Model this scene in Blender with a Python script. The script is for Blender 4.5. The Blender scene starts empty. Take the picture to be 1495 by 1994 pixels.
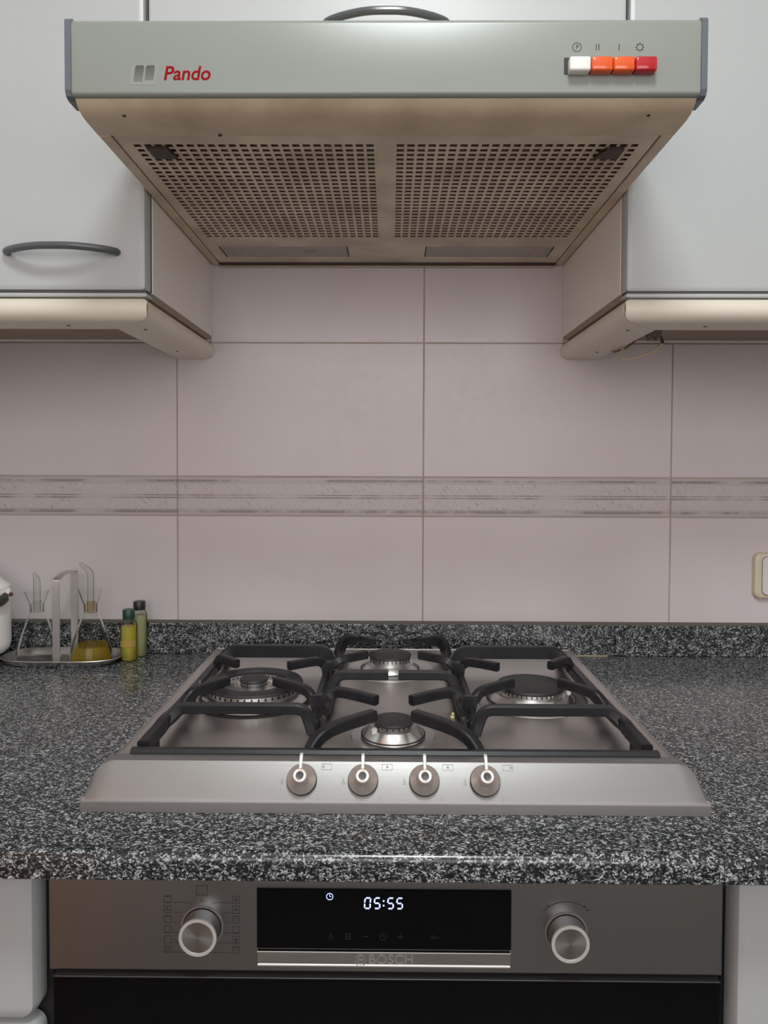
import bpy, bmesh, math, random
from mathutils import Vector, Matrix
random.seed(7)
PI = math.pi
S = bpy.context.scene
C = S.collection

# ------------------------------------------------------------------ camera
CAM_POS, PITCH, YAW, ROLL, FPX = (0.0055, -1.226, 1.2215), 1.6, 0.5, 0.2, 1400.0
cd = bpy.data.cameras.new('camera'); cam = bpy.data.objects.new('camera', cd); C.objects.link(cam)
cd.sensor_fit = 'HORIZONTAL'; cd.sensor_width = 36.0; cd.lens = FPX / 1495 * 36.0
cd.shift_y = -(997 - 944.06) / 1495; cd.clip_start = 0.01
p, y_, r_ = math.radians(PITCH), math.radians(YAW), math.radians(ROLL)
fw = Vector((-math.sin(y_) * math.cos(p), math.cos(y_) * math.cos(p), -math.sin(p)))
rt = Vector((math.cos(y_), math.sin(y_), 0)); up = rt.cross(fw)
rt2 = rt * math.cos(r_) + up * math.sin(r_); up2 = -rt * math.sin(r_) + up * math.cos(r_)
M = Matrix((rt2, up2, -fw)).transposed().to_4x4(); M.translation = CAM_POS
cam.matrix_world = M
S.camera = cam

# ------------------------------------------------------------------ world, lamps, exposure
w = bpy.data.worlds.new('world'); S.world = w; w.use_nodes = True
w.node_tree.nodes['Background'].inputs[0].default_value = (0.8, 0.85, 0.9, 1)
w.node_tree.nodes['Background'].inputs[1].default_value = 0.05
S.view_settings.view_transform = 'Standard'; S.view_settings.look = 'None'
S.view_settings.gamma = 1.0; S.view_settings.use_curve_mapping = False
S.view_settings.exposure = 0.14
S.cycles.use_denoising = True
S.cycles.max_bounces = 10; S.cycles.diffuse_bounces = 6; S.cycles.glossy_bounces = 5
S.cycles.transmission_bounces = 10; S.cycles.transparent_max_bounces = 24
S.cycles.caustics_reflective = True; S.cycles.caustics_refractive = False
S.cycles.sample_clamp_indirect = 4.0
LAMP = (0.06, -1.27, 2.44)
ld = bpy.data.lights.new('ceiling_light_glow', 'AREA'); ld.shape = 'DISK'; ld.size = 0.34
ld.energy = 13.5; ld.color = (0.93, 1.0, 0.985)
lo = bpy.data.objects.new('ceiling_light_glow', ld); C.objects.link(lo); lo.location = (LAMP[0], LAMP[1], LAMP[2] - 0.052)
FILL_WIN = (-0.70, 0.95, 1.15, 2.25)          # unseen rear-wall opening, added to carry the frontal fill
wd_ = bpy.data.lights.new('window_fill', 'AREA'); wd_.shape = 'RECTANGLE'; wd_.size = FILL_WIN[1] - FILL_WIN[0]; wd_.size_y = FILL_WIN[3] - FILL_WIN[2]  # soft area fill added to brighten the tiles below the hood
wd_.energy = 14.6; wd_.color = (1.0, 0.97, 0.99)
wo = bpy.data.objects.new('window_fill', wd_); C.objects.link(wo); wo.location = ((FILL_WIN[0] + FILL_WIN[1]) / 2, -2.55, (FILL_WIN[2] + FILL_WIN[3]) / 2); wo.rotation_euler = (PI / 2, 0, 0)

# ------------------------------------------------------------------ materials
def mat(name, col, rough=0.5, metal=0.0, spec=0.5, **k):
    m = bpy.data.materials.new(name); m.use_nodes = True
    b = m.node_tree.nodes['Principled BSDF']
    b.inputs['Base Color'].default_value = (*col, 1); b.inputs['Roughness'].default_value = rough
    b.inputs['Metallic'].default_value = metal; b.inputs['Specular IOR Level'].default_value = spec
    for a, v in k.items():
        b.inputs[a.replace('_', ' ')].default_value = v
    return m
class N:
    """tiny node helper"""
    def __init__(s, m): s.m = m; s.t = m.node_tree; s.b = s.t.nodes['Principled BSDF']
    def n(s, typ, **k):
        q = s.t.nodes.new(typ)
        for a, v in k.items():
            if a in q.inputs.keys(): q.inputs[a].default_value = v
            else: setattr(q, a, v)
        return q
    def l(s, a, b): s.t.links.new(a, b)
    def coord(s, scale=(1, 1, 1), rot=(0, 0, 0)):
        tc = s.n('ShaderNodeTexCoord'); mp = s.n('ShaderNodeMapping')
        mp.inputs['Scale'].default_value = scale; mp.inputs['Rotation'].default_value = rot
        s.l(tc.outputs['Object'], mp.inputs['Vector']); return mp.outputs['Vector']
    def noise(s, vec, scale, detail=3, rough=0.5):
        q = s.n('ShaderNodeTexNoise'); q.inputs['Scale'].default_value = scale
        q.inputs['Detail'].default_value = detail; q.inputs['Roughness'].default_value = rough
        s.l(vec, q.inputs['Vector']); return q
    def ramp(s, fac, stops, interp='LINEAR'):
        q = s.n('ShaderNodeValToRGB'); q.color_ramp.interpolation = interp
        e = q.color_ramp.elements
        while len(e) < len(stops): e.new(0.5)
        for i, (p_, c_) in enumerate(stops):
            e[i].position = p_; e[i].color = (*c_, 1) if len(c_) == 3 else c_
        s.l(fac, q.inputs['Fac']); return q.outputs['Color']
    def mix(s, fac, a, b, mode='MIX'):
        q = s.n('ShaderNodeMix', data_type='RGBA', blend_type=mode)
        for sock, v in ((q.inputs[0], fac), (q.inputs[6], a), (q.inputs[7], b)):
            if hasattr(v, 'is_output'): s.l(v, sock)
            else: sock.default_value = v if not isinstance(v, tuple) else (*v, 1)[:4]
        return q.outputs[2]
    def math(s, op, a, b=None):
        q = s.n('ShaderNodeMath', operation=op)
        for i, v in enumerate((a, b)):
            if v is None: continue
            if hasattr(v, 'is_output'): s.l(v, q.inputs[i])
            else: q.inputs[i].default_value = v
        return q.outputs[0]
    def bump(s, h, strength=0.1, dist=0.001):
        q = s.n('ShaderNodeBump'); q.inputs['Strength'].default_value = strength; q.inputs['Distance'].default_value = dist
        s.l(h, q.inputs['Height']); s.l(q.outputs['Normal'], s.b.inputs['Normal'])
    def col(s, c): s.l(c, s.b.inputs['Base Color'])
    def rough(s, c): s.l(c, s.b.inputs['Roughness'])

def speckle_mat():
    m = mat('speckled_laminate', (0.03, 0.03, 0.03), 0.22, 0, 0.55); q = N(m)
    v = q.coord((0.8, 1.0, 1.0))
    d = q.noise(v, 330, 2)
    ad = q.n('ShaderNodeVectorMath', operation='MULTIPLY_ADD')
    q.l(d.outputs['Color'], ad.inputs[0]); ad.inputs[1].default_value = (0.004,) * 3; q.l(v, ad.inputs[2])
    vo = q.n('ShaderNodeTexVoronoi'); vo.inputs['Scale'].default_value = 760
    q.l(ad.outputs[0], vo.inputs['Vector'])
    sep = q.n('ShaderNodeSeparateColor'); q.l(vo.outputs['Color'], sep.inputs[0])
    big = q.noise(v, 170, 3)
    f = q.math('ADD', q.math('MULTIPLY', sep.outputs[0], 0.62), q.math('MULTIPLY', big.outputs['Fac'], 0.62))
    c = q.ramp(f, [(0.0, (0.003, 0.004, 0.006)), (0.60, (0.010, 0.012, 0.015)), (0.68, (0.045, 0.05, 0.054)), (0.785, (0.15, 0.16, 0.165)), (0.90, (0.42, 0.44, 0.44))])
    q.col(c); return m
def steel_mat(name, col, rough=0.33, axis='x', strength=0.12, spread=0.1):
    m = mat(name, col, rough, 1.0); q = N(m)
    sc = {'x': (6, 900, 900), 'z': (900, 900, 6), 'y': (900, 6, 900)}[axis]
    v = q.coord(sc); n1 = q.noise(v, 1.0, 3)
    rr = q.math('ADD', q.math('MULTIPLY', n1.outputs['Fac'], spread), rough - spread / 2)
    big = q.noise(q.coord((1, 1, 1)), 9, 4, 0.6)
    rr = q.math('ADD', rr, q.math('MULTIPLY', q.math('SUBTRACT', big.outputs['Fac'], 0.5), 0.1))
    q.rough(rr); q.bump(n1.outputs['Fac'], strength, 0.0004); return m
def blotchy(name, c1, c2, scale, rough, spec=0.5, lo=0.35, hi=0.7, metal=0):
    m = mat(name, c1, rough, metal, spec); q = N(m)
    n = q.noise(q.coord(), scale, 5, 0.6)
    q.col(q.ramp(n.outputs['Fac'], [(lo, c1), (hi, c2)])); return m

M_GRANITE = speckle_mat()
M_WHITE = blotchy('cabinet_white', (0.41, 0.435, 0.44), (0.43, 0.45, 0.455), 3, 0.38)
M_CARCASS = blotchy('carcass_white', (0.82, 0.77, 0.71), (0.85, 0.81, 0.75), 5, 0.4)
M_CREAM = blotchy('cream_rail', (0.68, 0.62, 0.52), (0.72, 0.67, 0.57), 6, 0.35)
M_HOODW = blotchy('hood_enamel', (0.205, 0.225, 0.203), (0.222, 0.242, 0.218), 4, 0.3)
M_HOODU = blotchy('hood_yellowed', (0.44, 0.35, 0.235), (0.60, 0.49, 0.36), 14, 0.42, lo=0.3, hi=0.62)
M_HOODG = blotchy('hood_grille_plastic', (0.46, 0.37, 0.27), (0.66, 0.56, 0.43), 11, 0.45, lo=0.34, hi=0.6)
M_GREASE = mat('grease_dark', (0.035, 0.02, 0.012), 0.45)
M_EDGE = mat('shaded_board_edge', (0.30, 0.235, 0.175), 0.6)  # tan puts the shade along the cabinet's lower side edge into colour
M_CAP = mat('hood_cap_grey', (0.10, 0.12, 0.14), 0.3)
M_HANDLE = mat('handle_grey', (0.075, 0.085, 0.09), 0.25)
M_BLACKGAP = mat('gap_black', (0.012, 0.011, 0.011), 0.6)
M_DARKLINE = mat('dark_edge', (0.05, 0.045, 0.042), 0.5)
M_STEEL = steel_mat('brushed_steel', (0.265, 0.257, 0.254), 0.42, 'x', 0.08)
M_STEEL.node_tree.nodes['Principled BSDF'].inputs['Metallic'].default_value = 0.75
M_STEELPLATE = steel_mat('brushed_steel_plate', (0.60, 0.58, 0.56), 0.34, 'x', 0.12)
M_OVENSTEEL = steel_mat('oven_steel', (0.31, 0.31, 0.305), 0.32, 'x', 0.03)
M_ALU = steel_mat('burner_aluminium', (0.72, 0.71, 0.70), 0.3, 'x', 0.06)
M_CHROME = mat('chrome', (0.75, 0.74, 0.72), 0.12, 1.0)
M_TRAY = mat('tray_steel', (0.62, 0.6, 0.585), 0.33, 1.0)
M_KNOB = mat('knob_steel', (0.66, 0.58, 0.54), 0.40, 0.7, Anisotropic=0.6)
qk = N(M_KNOB); tg_ = qk.n('ShaderNodeTangent', direction_type='RADIAL', axis='Z'); qk.l(tg_.outputs[0], qk.b.inputs['Tangent'])
M_KNOBRIM = mat('knob_rim', (0.84, 0.84, 0.82), 0.4, 0.6)
M_IRON = blotchy('cast_iron_enamel', (0.012, 0.0115, 0.014), (0.019, 0.0185, 0.022), 60, 0.40, 0.35)
M_CAPBLK = blotchy('burner_cap_enamel', (0.024, 0.023, 0.025), (0.034, 0.033, 0.036), 80, 0.5, 0.35)
M_RUBBER = mat('black_rubber', (0.02, 0.02, 0.022), 0.5)
M_GLASSBLK = mat('black_glass', (0.003, 0.003, 0.004), 0.06, 0, 0.18)
M_PRINT = mat('dark_print', (0.035, 0.033, 0.032), 0.6)
M_FAINT = mat('faint_print', (0.25, 0.24, 0.235), 0.5, 0.3)
M_RED = mat('red_print', (0.22, 0.003, 0.005), 0.7, 0, 0.1)
M_CERAMIC = mat('white_ceramic', (0.85, 0.83, 0.80), 0.3)
M_PLASTICW = mat('white_plastic', (0.70, 0.70, 0.66), 0.3)
M_LED = mat('led_digits', (0.6, 0.7, 1.0), 0.5, Emission_Color=(0.42, 0.52, 1.0, 1), Emission_Strength=1.05)
M_DIM = mat('dim_print', (0.022, 0.022, 0.024), 0.4)

def button_mat(name, col):
    return mat(name, col, 0.18, 0, 0.6, Transmission_Weight=0.15, Subsurface_Weight=0.0, Coat_Weight=0.5)
M_ORANGE = button_mat('orange_plastic', (0.75, 0.10, 0.012))
M_REDB = button_mat('red_plastic', (0.45, 0.005, 0.015))

def glass_mat(name, col, rough=0.02):
    m = bpy.data.materials.new(name); m.use_nodes = True; t = m.node_tree; t.nodes.remove(t.nodes['Principled BSDF'])
    tr = t.nodes.new('ShaderNodeBsdfTransparent'); gl = t.nodes.new('ShaderNodeBsdfGlossy'); mx = t.nodes.new('ShaderNodeMixShader')
    lw = t.nodes.new('ShaderNodeLayerWeight'); lw.inputs['Blend'].default_value = 0.12
    rp_ = t.nodes.new('ShaderNodeValToRGB'); e = rp_.color_ramp.elements; e[0].color = (*col, 1); e[1].position = 1.0; e[1].color = (col[0] * 0.72, col[1] * 0.72, col[2] * 0.71, 1); e[0].position = 0.5
    gl.inputs['Roughness'].default_value = rough; gl.inputs['Color'].default_value = (1, 1, 1, 1)
    t.links.new(lw.outputs['Facing'], rp_.inputs['Fac']); t.links.new(rp_.outputs['Color'], tr.inputs['Color'])
    t.links.new(lw.outputs['Fresnel'], mx.inputs['Fac']); t.links.new(tr.outputs[0], mx.inputs[1]); t.links.new(gl.outputs[0], mx.inputs[2])
    t.links.new(mx.outputs[0], t.nodes['Material Output'].inputs['Surface']); return m
def liquid_mat(name, col, tint, fac):
    m = mat(name, col, 0.08, 0, 0.4); t = m.node_tree; b = t.nodes['Principled BSDF']
    tr = t.nodes.new('ShaderNodeBsdfTransparent'); tr.inputs['Color'].default_value = (*tint, 1); mx = t.nodes.new('ShaderNodeMixShader'); mx.inputs['Fac'].default_value = fac
    t.links.new(tr.outputs[0], mx.inputs[1]); t.links.new(b.outputs[0], mx.inputs[2]); t.links.new(mx.outputs[0], t.nodes['Material Output'].inputs['Surface']); return m
M_GLASS = glass_mat('clear_glass', (0.95, 0.96, 0.95))
M_GLASSTHIN = glass_mat('bottle_glass', (0.93, 0.95, 0.92))
M_OIL = liquid_mat('olive_oil', (0.30, 0.21, 0.02), (0.72, 0.58, 0.12), 0.45)
M_OIL2 = liquid_mat('yellow_oil', (0.62, 0.54, 0.10), (0.9, 0.82, 0.35), 0.5)
M_OIL3 = liquid_mat('pale_vinegar', (0.50, 0.51, 0.30), (0.85, 0.85, 0.65), 0.55)
M_LENS = mat('lamp_diffuser', (0.36, 0.31, 0.27), 0.3)
qq = N(M_LENS); wv = qq.n('ShaderNodeTexWave'); wv.inputs['Scale'].default_value = 95; qq.l(qq.coord(), wv.inputs['Vector']); qq.bump(wv.outputs['Fac'], 0.5, 0.001)

def tile_mat():
    m = mat('wall_tile_glaze', (0.6, 0.55, 0.55), 0.3, 0, 0.5); q = N(m)
    v = q.coord(); n = q.noise(v, 5, 4); n2 = q.noise(v, 60, 3)
    c = q.ramp(n.outputs['Fac'], [(0.3, (0.575, 0.525, 0.53)), (0.7, (0.62, 0.575, 0.58))])
    # worn white scuffs in the glaze
    n3 = q.noise(q.coord((1, 1, 1.6)), 13, 6, 0.7); k = q.ramp(n3.outputs['Fac'], [(0.69, (0, 0, 0)), (0.76, (1, 1, 1))])
    n4 = q.noise(v, 2.3, 1); k2 = q.ramp(n4.outputs['Fac'], [(0.55, (0, 0, 0)), (0.62, (1, 1, 1))])
    c = q.mix(q.math('MULTIPLY', q.math('MULTIPLY', k, k2), 0.35), c, (0.72, 0.69, 0.69))
    q.col(c); q.rough(q.math('ADD', q.math('MULTIPLY', n2.outputs['Fac'], 0.16), 0.24))
    q.bump(n2.outputs['Fac'], 0.12, 0.001); return m
M_TILE = tile_mat()
def border_mat():
    # tile-local z runs 0 (centre) +-0.032; two flecked bands between printed dotted lines
    m = mat('border_tile_print', (0.56, 0.51, 0.50), 0.35); q = N(m)
    tc = q.n('ShaderNodeTexCoord'); sx = q.n('ShaderNodeSeparateXYZ'); q.l(tc.outputs['Object'], sx.inputs[0])
    x, z = sx.outputs[0], sx.outputs[2]
    base = (0.52, 0.475, 0.47); dark = (0.16, 0.135, 0.135)
    # dotted rows
    dots = q.math('GREATER_THAN', q.math('SINE', q.math('MULTIPLY', x, 2 * PI / 0.0032)), -0.1)
    tot = None
    for zc, hw in ((0.0262, 0.0022), (0.0017, 0.0011), (-0.0027, 0.0014), (-0.0262, 0.0026)):
        b = q.math('LESS_THAN', q.math('ABSOLUTE', q.math('SUBTRACT', z, zc)), hw)
        tot = b if tot is None else q.math('MAXIMUM', tot, b)
    wear = q.noise(tc.outputs['Object'], 9, 4, 0.7)
    wk = q.ramp(wear.outputs['Fac'], [(0.42, (0.2, 0.2, 0.2)), (0.54, (1, 1, 1))])
    rowk = q.math('MULTIPLY', q.math('MULTIPLY', tot, q.math('ADD', q.math('MULTIPLY', dots, 0.6), 0.4)), wk)
    # solid edge of the raised band
    e = None
    for zc in (0.0305, -0.0305, 0.0222, -0.0222):
        b = q.math('LESS_THAN', q.math('ABSOLUTE', q.math('SUBTRACT', z, zc)), 0.0005)
        e = b if e is None else q.math('MAXIMUM', e, b)
    # slanted flecks
    oi = q.n('ShaderNodeObjectInfo'); off = q.n('ShaderNodeVectorMath', operation='MULTIPLY_ADD'); cmb = q.n('ShaderNodeCombineXYZ')
    q.l(oi.outputs['Random'], cmb.inputs[0]); q.l(cmb.outputs[0], off.inputs[0]); off.inputs[1].default_value = (7, 0, 0); q.l(tc.outputs['Object'], off.inputs[2])
    m0 = q.n('ShaderNodeMapping'); m0.inputs['Rotation'].default_value = (0, math.radians(-50), 0); q.l(off.outputs[0], m0.inputs['Vector'])
    mp = q.n('ShaderNodeMapping'); mp.inputs['Scale'].default_value = (75, 75, 330)
    q.l(m0.outputs[0], mp.inputs['Vector']); fl = q.noise(mp.outputs[0], 1.0, 2)
    q.l(off.outputs[0], wear.inputs['Vector'])
    fk = q.ramp(fl.outputs['Fac'], [(0.56, (0, 0, 0)), (0.66, (1, 1, 1))])
    inb = q.math('MULTIPLY', q.math('LESS_THAN', q.math('ABSOLUTE', z), 0.0225), q.math('GREATER_THAN', q.math('ABSOLUTE', z), 0.005))
    c = q.mix(q.math('MULTIPLY', q.math('MULTIPLY', fk, inb), q.math('MULTIPLY', wk, 0.75)), base, (0.33, 0.285, 0.27))
    lt = q.ramp(fl.outputs['Fac'], [(0.33, (1, 1, 1)), (0.42, (0, 0, 0))])
    c = q.mix(q.math('MULTIPLY', q.math('MULTIPLY', lt, inb), 0.5), c, (0.62, 0.58, 0.57))
    c = q.mix(q.math('MULTIPLY', e, 0.45), c, dark); c = q.mix(q.math('MULTIPLY', rowk, 0.95), c, dark)
    q.col(c); q.bump(fl.outputs['Fac'], 0.3, 0.0012); return m
M_BORDER = border_mat()
M_GROUT = blotchy('grout_beige', (0.36, 0.29, 0.22), (0.46, 0.41, 0.35), 7, 0.8)
M_PAINT = mat('wall_paint', (0.8, 0.77, 0.75), 0.7)
M_CEIL = mat('ceiling_paint', (0.80, 0.80, 0.79), 0.8)
M_FLOOR = blotchy('floor_tiles', (0.15, 0.135, 0.125), (0.19, 0.172, 0.16), 3, 0.35)
M_WOOD = blotchy('door_wood', (0.50, 0.18, 0.06), (0.58, 0.24, 0.09), 8, 0.45)
def mesh_filter_mat():
    m = mat('filter_mesh', (0.1, 0.08, 0.065), 0.5, 0.3); q = N(m)
    tc = q.n('ShaderNodeTexCoord'); mp = q.n('ShaderNodeMapping'); mp.inputs['Rotation'].default_value = (0, 0, math.radians(28)); mp.inputs['Scale'].default_value = (1, 1, 1)
    q.l(tc.outputs['Object'], mp.inputs['Vector'])
    wv = q.n('ShaderNodeTexWave'); wv.inputs['Scale'].default_value = 110; wv.inputs['Distortion'].default_value = 1.5; wv.inputs['Detail'].default_value = 1
    q.l(mp.outputs[0], wv.inputs['Vector'])
    n = q.noise(tc.outputs['Object'], 7, 5, 0.65)
    c = q.ramp(wv.outputs['Fac'], [(0.55, (0.006, 0.004, 0.003)), (0.85, (0.12, 0.09, 0.07))])
    c = q.mix(q.ramp(n.outputs['Fac'], [(0.45, (0, 0, 0)), (0.7, (0.8, 0.8, 0.8))]), c, (0.025, 0.014, 0.009))
    q.col(c); return m
M_FILTER = mesh_filter_mat()

# ------------------------------------------------------------------ mesh helpers
def obj(name, bm, m, parent=None, smooth=False, loc=None):
    bmesh.ops.recalc_face_normals(bm, faces=bm.faces)
    me = bpy.data.meshes.new(name); bm.to_mesh(me); bm.free()
    if smooth:
        me.polygons.foreach_set('use_smooth', [True] * len(me.polygons))
        me.set_sharp_from_angle(angle=math.radians(35))
    for x in (m if isinstance(m, (list, tuple)) else [m]): me.materials.append(x)
    o = bpy.data.objects.new(name, me); C.objects.link(o)
    if loc: o.location = loc
    if parent: o.parent = parent
    return o
def thing(name, label, cat, loc=(0, 0, 0), group=None, rotz=0):
    o = bpy.data.objects.new(name, None); C.objects.link(o); o.empty_display_size = 0.05
    o.location = loc; o.rotation_euler = (0, 0, rotz); o['label'] = label; o['category'] = cat
    if group: o['group'] = group
    return o
def tag(o, label, cat, group=None):
    o['label'] = label; o['category'] = cat
    if group: o['group'] = group
    return o
def struct(o): o['kind'] = 'structure'; return o
def add_box(bm, x0, x1, y0, y1, z0, z1, bev=0.0, seg=2):
    mtx = Matrix.Translation(((x0 + x1) / 2, (y0 + y1) / 2, (z0 + z1) / 2)) @ Matrix.Diagonal((abs(x1 - x0), abs(y1 - y0), abs(z1 - z0), 1))
    r = bmesh.ops.create_cube(bm, size=1, matrix=mtx)
    if bev:
        es = set(e for v in r['verts'] for e in v.link_edges)
        bmesh.ops.bevel(bm, geom=list(es), offset=bev, segments=seg, affect='EDGES', profile=0.5)
    return bm
def box(x0, x1, y0, y1, z0, z1, bev=0.0, seg=2): return add_box(bmesh.new(), x0, x1, y0, y1, z0, z1, bev, seg)
def add_lathe(bm, prof, seg=40, at=(0, 0, 0), sx=1, sy=1):
    rings = []
    for (r, z) in prof:
        if r < 1e-6: rings.append([bm.verts.new((at[0], at[1], at[2] + z))])
        else: rings.append([bm.verts.new((at[0] + r * sx * math.cos(2 * PI * i / seg), at[1] + r * sy * math.sin(2 * PI * i / seg), at[2] + z)) for i in range(seg)])
    for a, b in zip(rings, rings[1:]):
        if len(a) == 1 and len(b) == 1: continue
        for i in range(seg):
            j = (i + 1) % seg
            if len(a) == 1: bm.faces.new((a[0], b[i], b[j]))
            elif len(b) == 1: bm.faces.new((a[i], b[0], a[j]))
            else: bm.faces.new((a[i], b[i], b[j], a[j]))
    return bm
def lathe(prof, seg=40, at=(0, 0, 0), sx=1, sy=1): return add_lathe(bmesh.new(), prof, seg, at, sx, sy)
def add_prism(bm, poly, axis, a, b):
    """extrude a 2-D polygon: axis 'x' -> poly is (y,z); 'y' -> (x,z); 'z' -> (x,y)"""
    f = {'x': lambda u, v, t: (t, u, v), 'y': lambda u, v, t: (u, t, v), 'z': lambda u, v, t: (u, v, t)}[axis]
    A = [bm.verts.new(f(u, v, a)) for u, v in poly]; B = [bm.verts.new(f(u, v, b)) for u, v in poly]
    n = len(poly)
    bm.faces.new(A); bm.faces.new(B)
    for i in range(n): bm.faces.new((A[i], A[(i + 1) % n], B[(i + 1) % n], B[i]))
    return bm
def prism(poly, axis, a, b): return add_prism(bmesh.new(), poly, axis, a, b)
def spline(pts, n=6):
    """Catmull-Rom through points"""
    P = [Vector(q) for q in pts]; out = []
    for i in range(len(P) - 1):
        p0, p1, p2, p3 = P[max(i - 1, 0)], P[i], P[i + 1], P[min(i + 2, len(P) - 1)]
        for k in range(n):
            t = k / n
            out.append(0.5 * ((2 * p1) + (p2 - p0) * t + (2 * p0 - 5 * p1 + 4 * p2 - p3) * t * t + (3 * p1 - p0 - 3 * p2 + p3) * t ** 3))
    out.append(P[-1]); return out
def add_sweep(bm, pts, sect, side=None, closed=False, scales=None):
    """sweep a closed 2-D section (u along side, v along normal) along pts"""
    P = [Vector(q) for q in pts]; n = len(P); rings = []; prev = None
    for i in range(n):
        if closed: t = (P[(i + 1) % n] - P[i - 1]).normalized()
        else: t = (P[min(i + 1, n - 1)] - P[max(i - 1, 0)]).normalized()
        if side is not None: s = Vector(side)
        elif prev is not None: s = prev
        else: s = t.cross(Vector((0, 0, 1))) if abs(t.z) < 0.95 else Vector((1, 0, 0))
        s = (s - t * s.dot(t)).normalized(); prev = s if side is None else None
        nn = s.cross(t).normalized()
        k = scales[i] if scales else 1.0
        rings.append([bm.verts.new(P[i] + s * u * k + nn * v * k) for u, v in sect])
    m = len(sect)
    for i in range(n if closed else n - 1):
        a, b = rings[i], rings[(i + 1) % n]
        for j in range(m): bm.faces.new((a[j], a[(j + 1) % m], b[(j + 1) % m], b[j]))
    if not closed: bm.faces.new(rings[0]); bm.faces.new(rings[-1])
    return bm
def sweep(*a, **k): return add_sweep(bmesh.new(), *a, **k)
def circ(r, n=8, sy=1.0): return [(r * math.cos(2 * PI * i / n), r * sy * math.sin(2 * PI * i / n)) for i in range(n)]
def rrect(w, h, c):
    a, b = w / 2, h / 2
    return [(a - c, -b), (a, -b + c), (a, b - c), (a - c, b), (-a + c, b), (-a, b - c), (-a, -b + c), (-a + c, -b)]
def rounded_poly(x0, x1, z0, z1, r, n=5):
    out = []
    for cx, cz, a0 in ((x1 - r, z0 + r, -90), (x1 - r, z1 - r, 0), (x0 + r, z1 - r, 90), (x0 + r, z0 + r, 180)):
        for k in range(n + 1):
            a = math.radians(a0 + 90 * k / n); out.append((cx + r * math.cos(a), cz + r * math.sin(a)))
    return out
def text_mesh(name, body, size, m, parent, loc, rot=(PI / 2, 0, 0), shear=0.0, bold=0.0, ext=0.0001, align='CENTER', sx=1.0):
    cu = bpy.data.curves.new(name, 'FONT'); cu.body = body; cu.size = size; cu.shear = shear; cu.offset = bold; cu.extrude = ext
    cu.align_x = align; cu.align_y = 'CENTER'
    t = bpy.data.objects.new(name + '_src', cu); C.objects.link(t)
    dg = bpy.context.evaluated_depsgraph_get()
    me = bpy.data.meshes.new_from_object(t.evaluated_get(dg)); bpy.data.objects.remove(t); bpy.data.curves.remove(cu)
    me.materials.clear(); me.materials.append(m); me.name = name
    o = bpy.data.objects.new(name, me); C.objects.link(o); o.parent = parent; o.location = loc; o.rotation_euler = rot; o.scale = (sx, 1, 1)
    return o
class Print:
    """flat print in a plane: o + x*U + y*V, raised by a hair along the normal"""
    def __init__(s, o, U, V): s.o, s.U, s.V = Vector(o), Vector(U).normalized(), Vector(V).normalized(); s.n = s.U.cross(s.V); s.bm = bmesh.new(); s.h = 0.00015
    def quad(s, pts):
        A = [s.bm.verts.new(s.o + s.U * x + s.V * y + s.n * s.h) for x, y in pts]
        B = [s.bm.verts.new(s.o + s.U * x + s.V * y - s.n * 0.0002) for x, y in pts]
        s.bm.faces.new(A); k = len(A)
        for i in range(k): s.bm.faces.new((A[i], B[i], B[(i + 1) % k], A[(i + 1) % k]))
    def line(s, x0, y0, x1, y1, w):
        d = Vector((x1 - x0, y1 - y0)); L = d.length or 1; n = Vector((-d.y, d.x)) / L * w / 2
        s.quad([(x0 + n.x, y0 + n.y), (x0 - n.x, y0 - n.y), (x1 - n.x, y1 - n.y), (x1 + n.x, y1 + n.y)])
    def poly(s, pts, w, closed=False):
        for a, b in zip(pts, pts[1:] + (pts[:1] if closed else [])): s.line(*a, *b, w)
    def ring(s, x, y, r, w, n=20, a0=0, a1=360):
        pts = [(x + r * math.cos(math.radians(a0 + (a1 - a0) * i / n)), y + r * math.sin(math.radians(a0 + (a1 - a0) * i / n))) for i in range(n + 1)]
        s.poly(pts, w)
    def disc(s, x, y, r, n=12): s.quad([(x + r * math.cos(2 * PI * i / n), y + r * math.sin(2 * PI * i / n)) for i in range(n)])
    def rect(s, x0, y0, x1, y1, w): s.poly([(x0, y0), (x1, y0), (x1, y1), (x0, y1)], w, True)
    def done(s, name, m, parent, kind=None):
        o = obj(name, s.bm, m, parent)
        if kind: o['kind'] = kind
        s.bm = bmesh.new(); return o

# ------------------------------------------------------------------ room shell
XL, XR, YB, ZC = -0.779, 1.35, -2.6, 2.5
struct(obj('floor', box(XL, XR, YB, 0.0, -0.05, 0.0), M_FLOOR))
struct(obj('ceiling', box(XL, XR, YB, 0.0, ZC, ZC + 0.05), M_CEIL))
struct(obj('wall_left', box(XL - 0.05, XL, YB, 0.0, 0, ZC), M_PAINT))
struct(obj('wall_right', box(XR, XR + 0.05, YB, 0.0, 0, ZC), M_PAINT))
struct(obj('wall_rear', box(XL, XR, YB - 0.05, YB, 0, ZC), M_PAINT))
wall = struct(obj('wall_back', box(XL, XR, 0.0015, 0.06, 0, ZC), M_GROUT))
struct(obj('reflection_door_1', box(XL, XL + 0.02, -1.75, -0.95, 0.0, 2.05, 0.004), M_WOOD))  # unseen door added for its warm streak in the oven steel
wn = struct(obj('fill_window_1', box(FILL_WIN[0] - 0.06, FILL_WIN[1] + 0.06, YB, YB + 0.012, FILL_WIN[2] - 0.06, FILL_WIN[3] + 0.06, 0.003, 1), M_PLASTICW))  # unseen window made up to house the fill light
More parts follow.
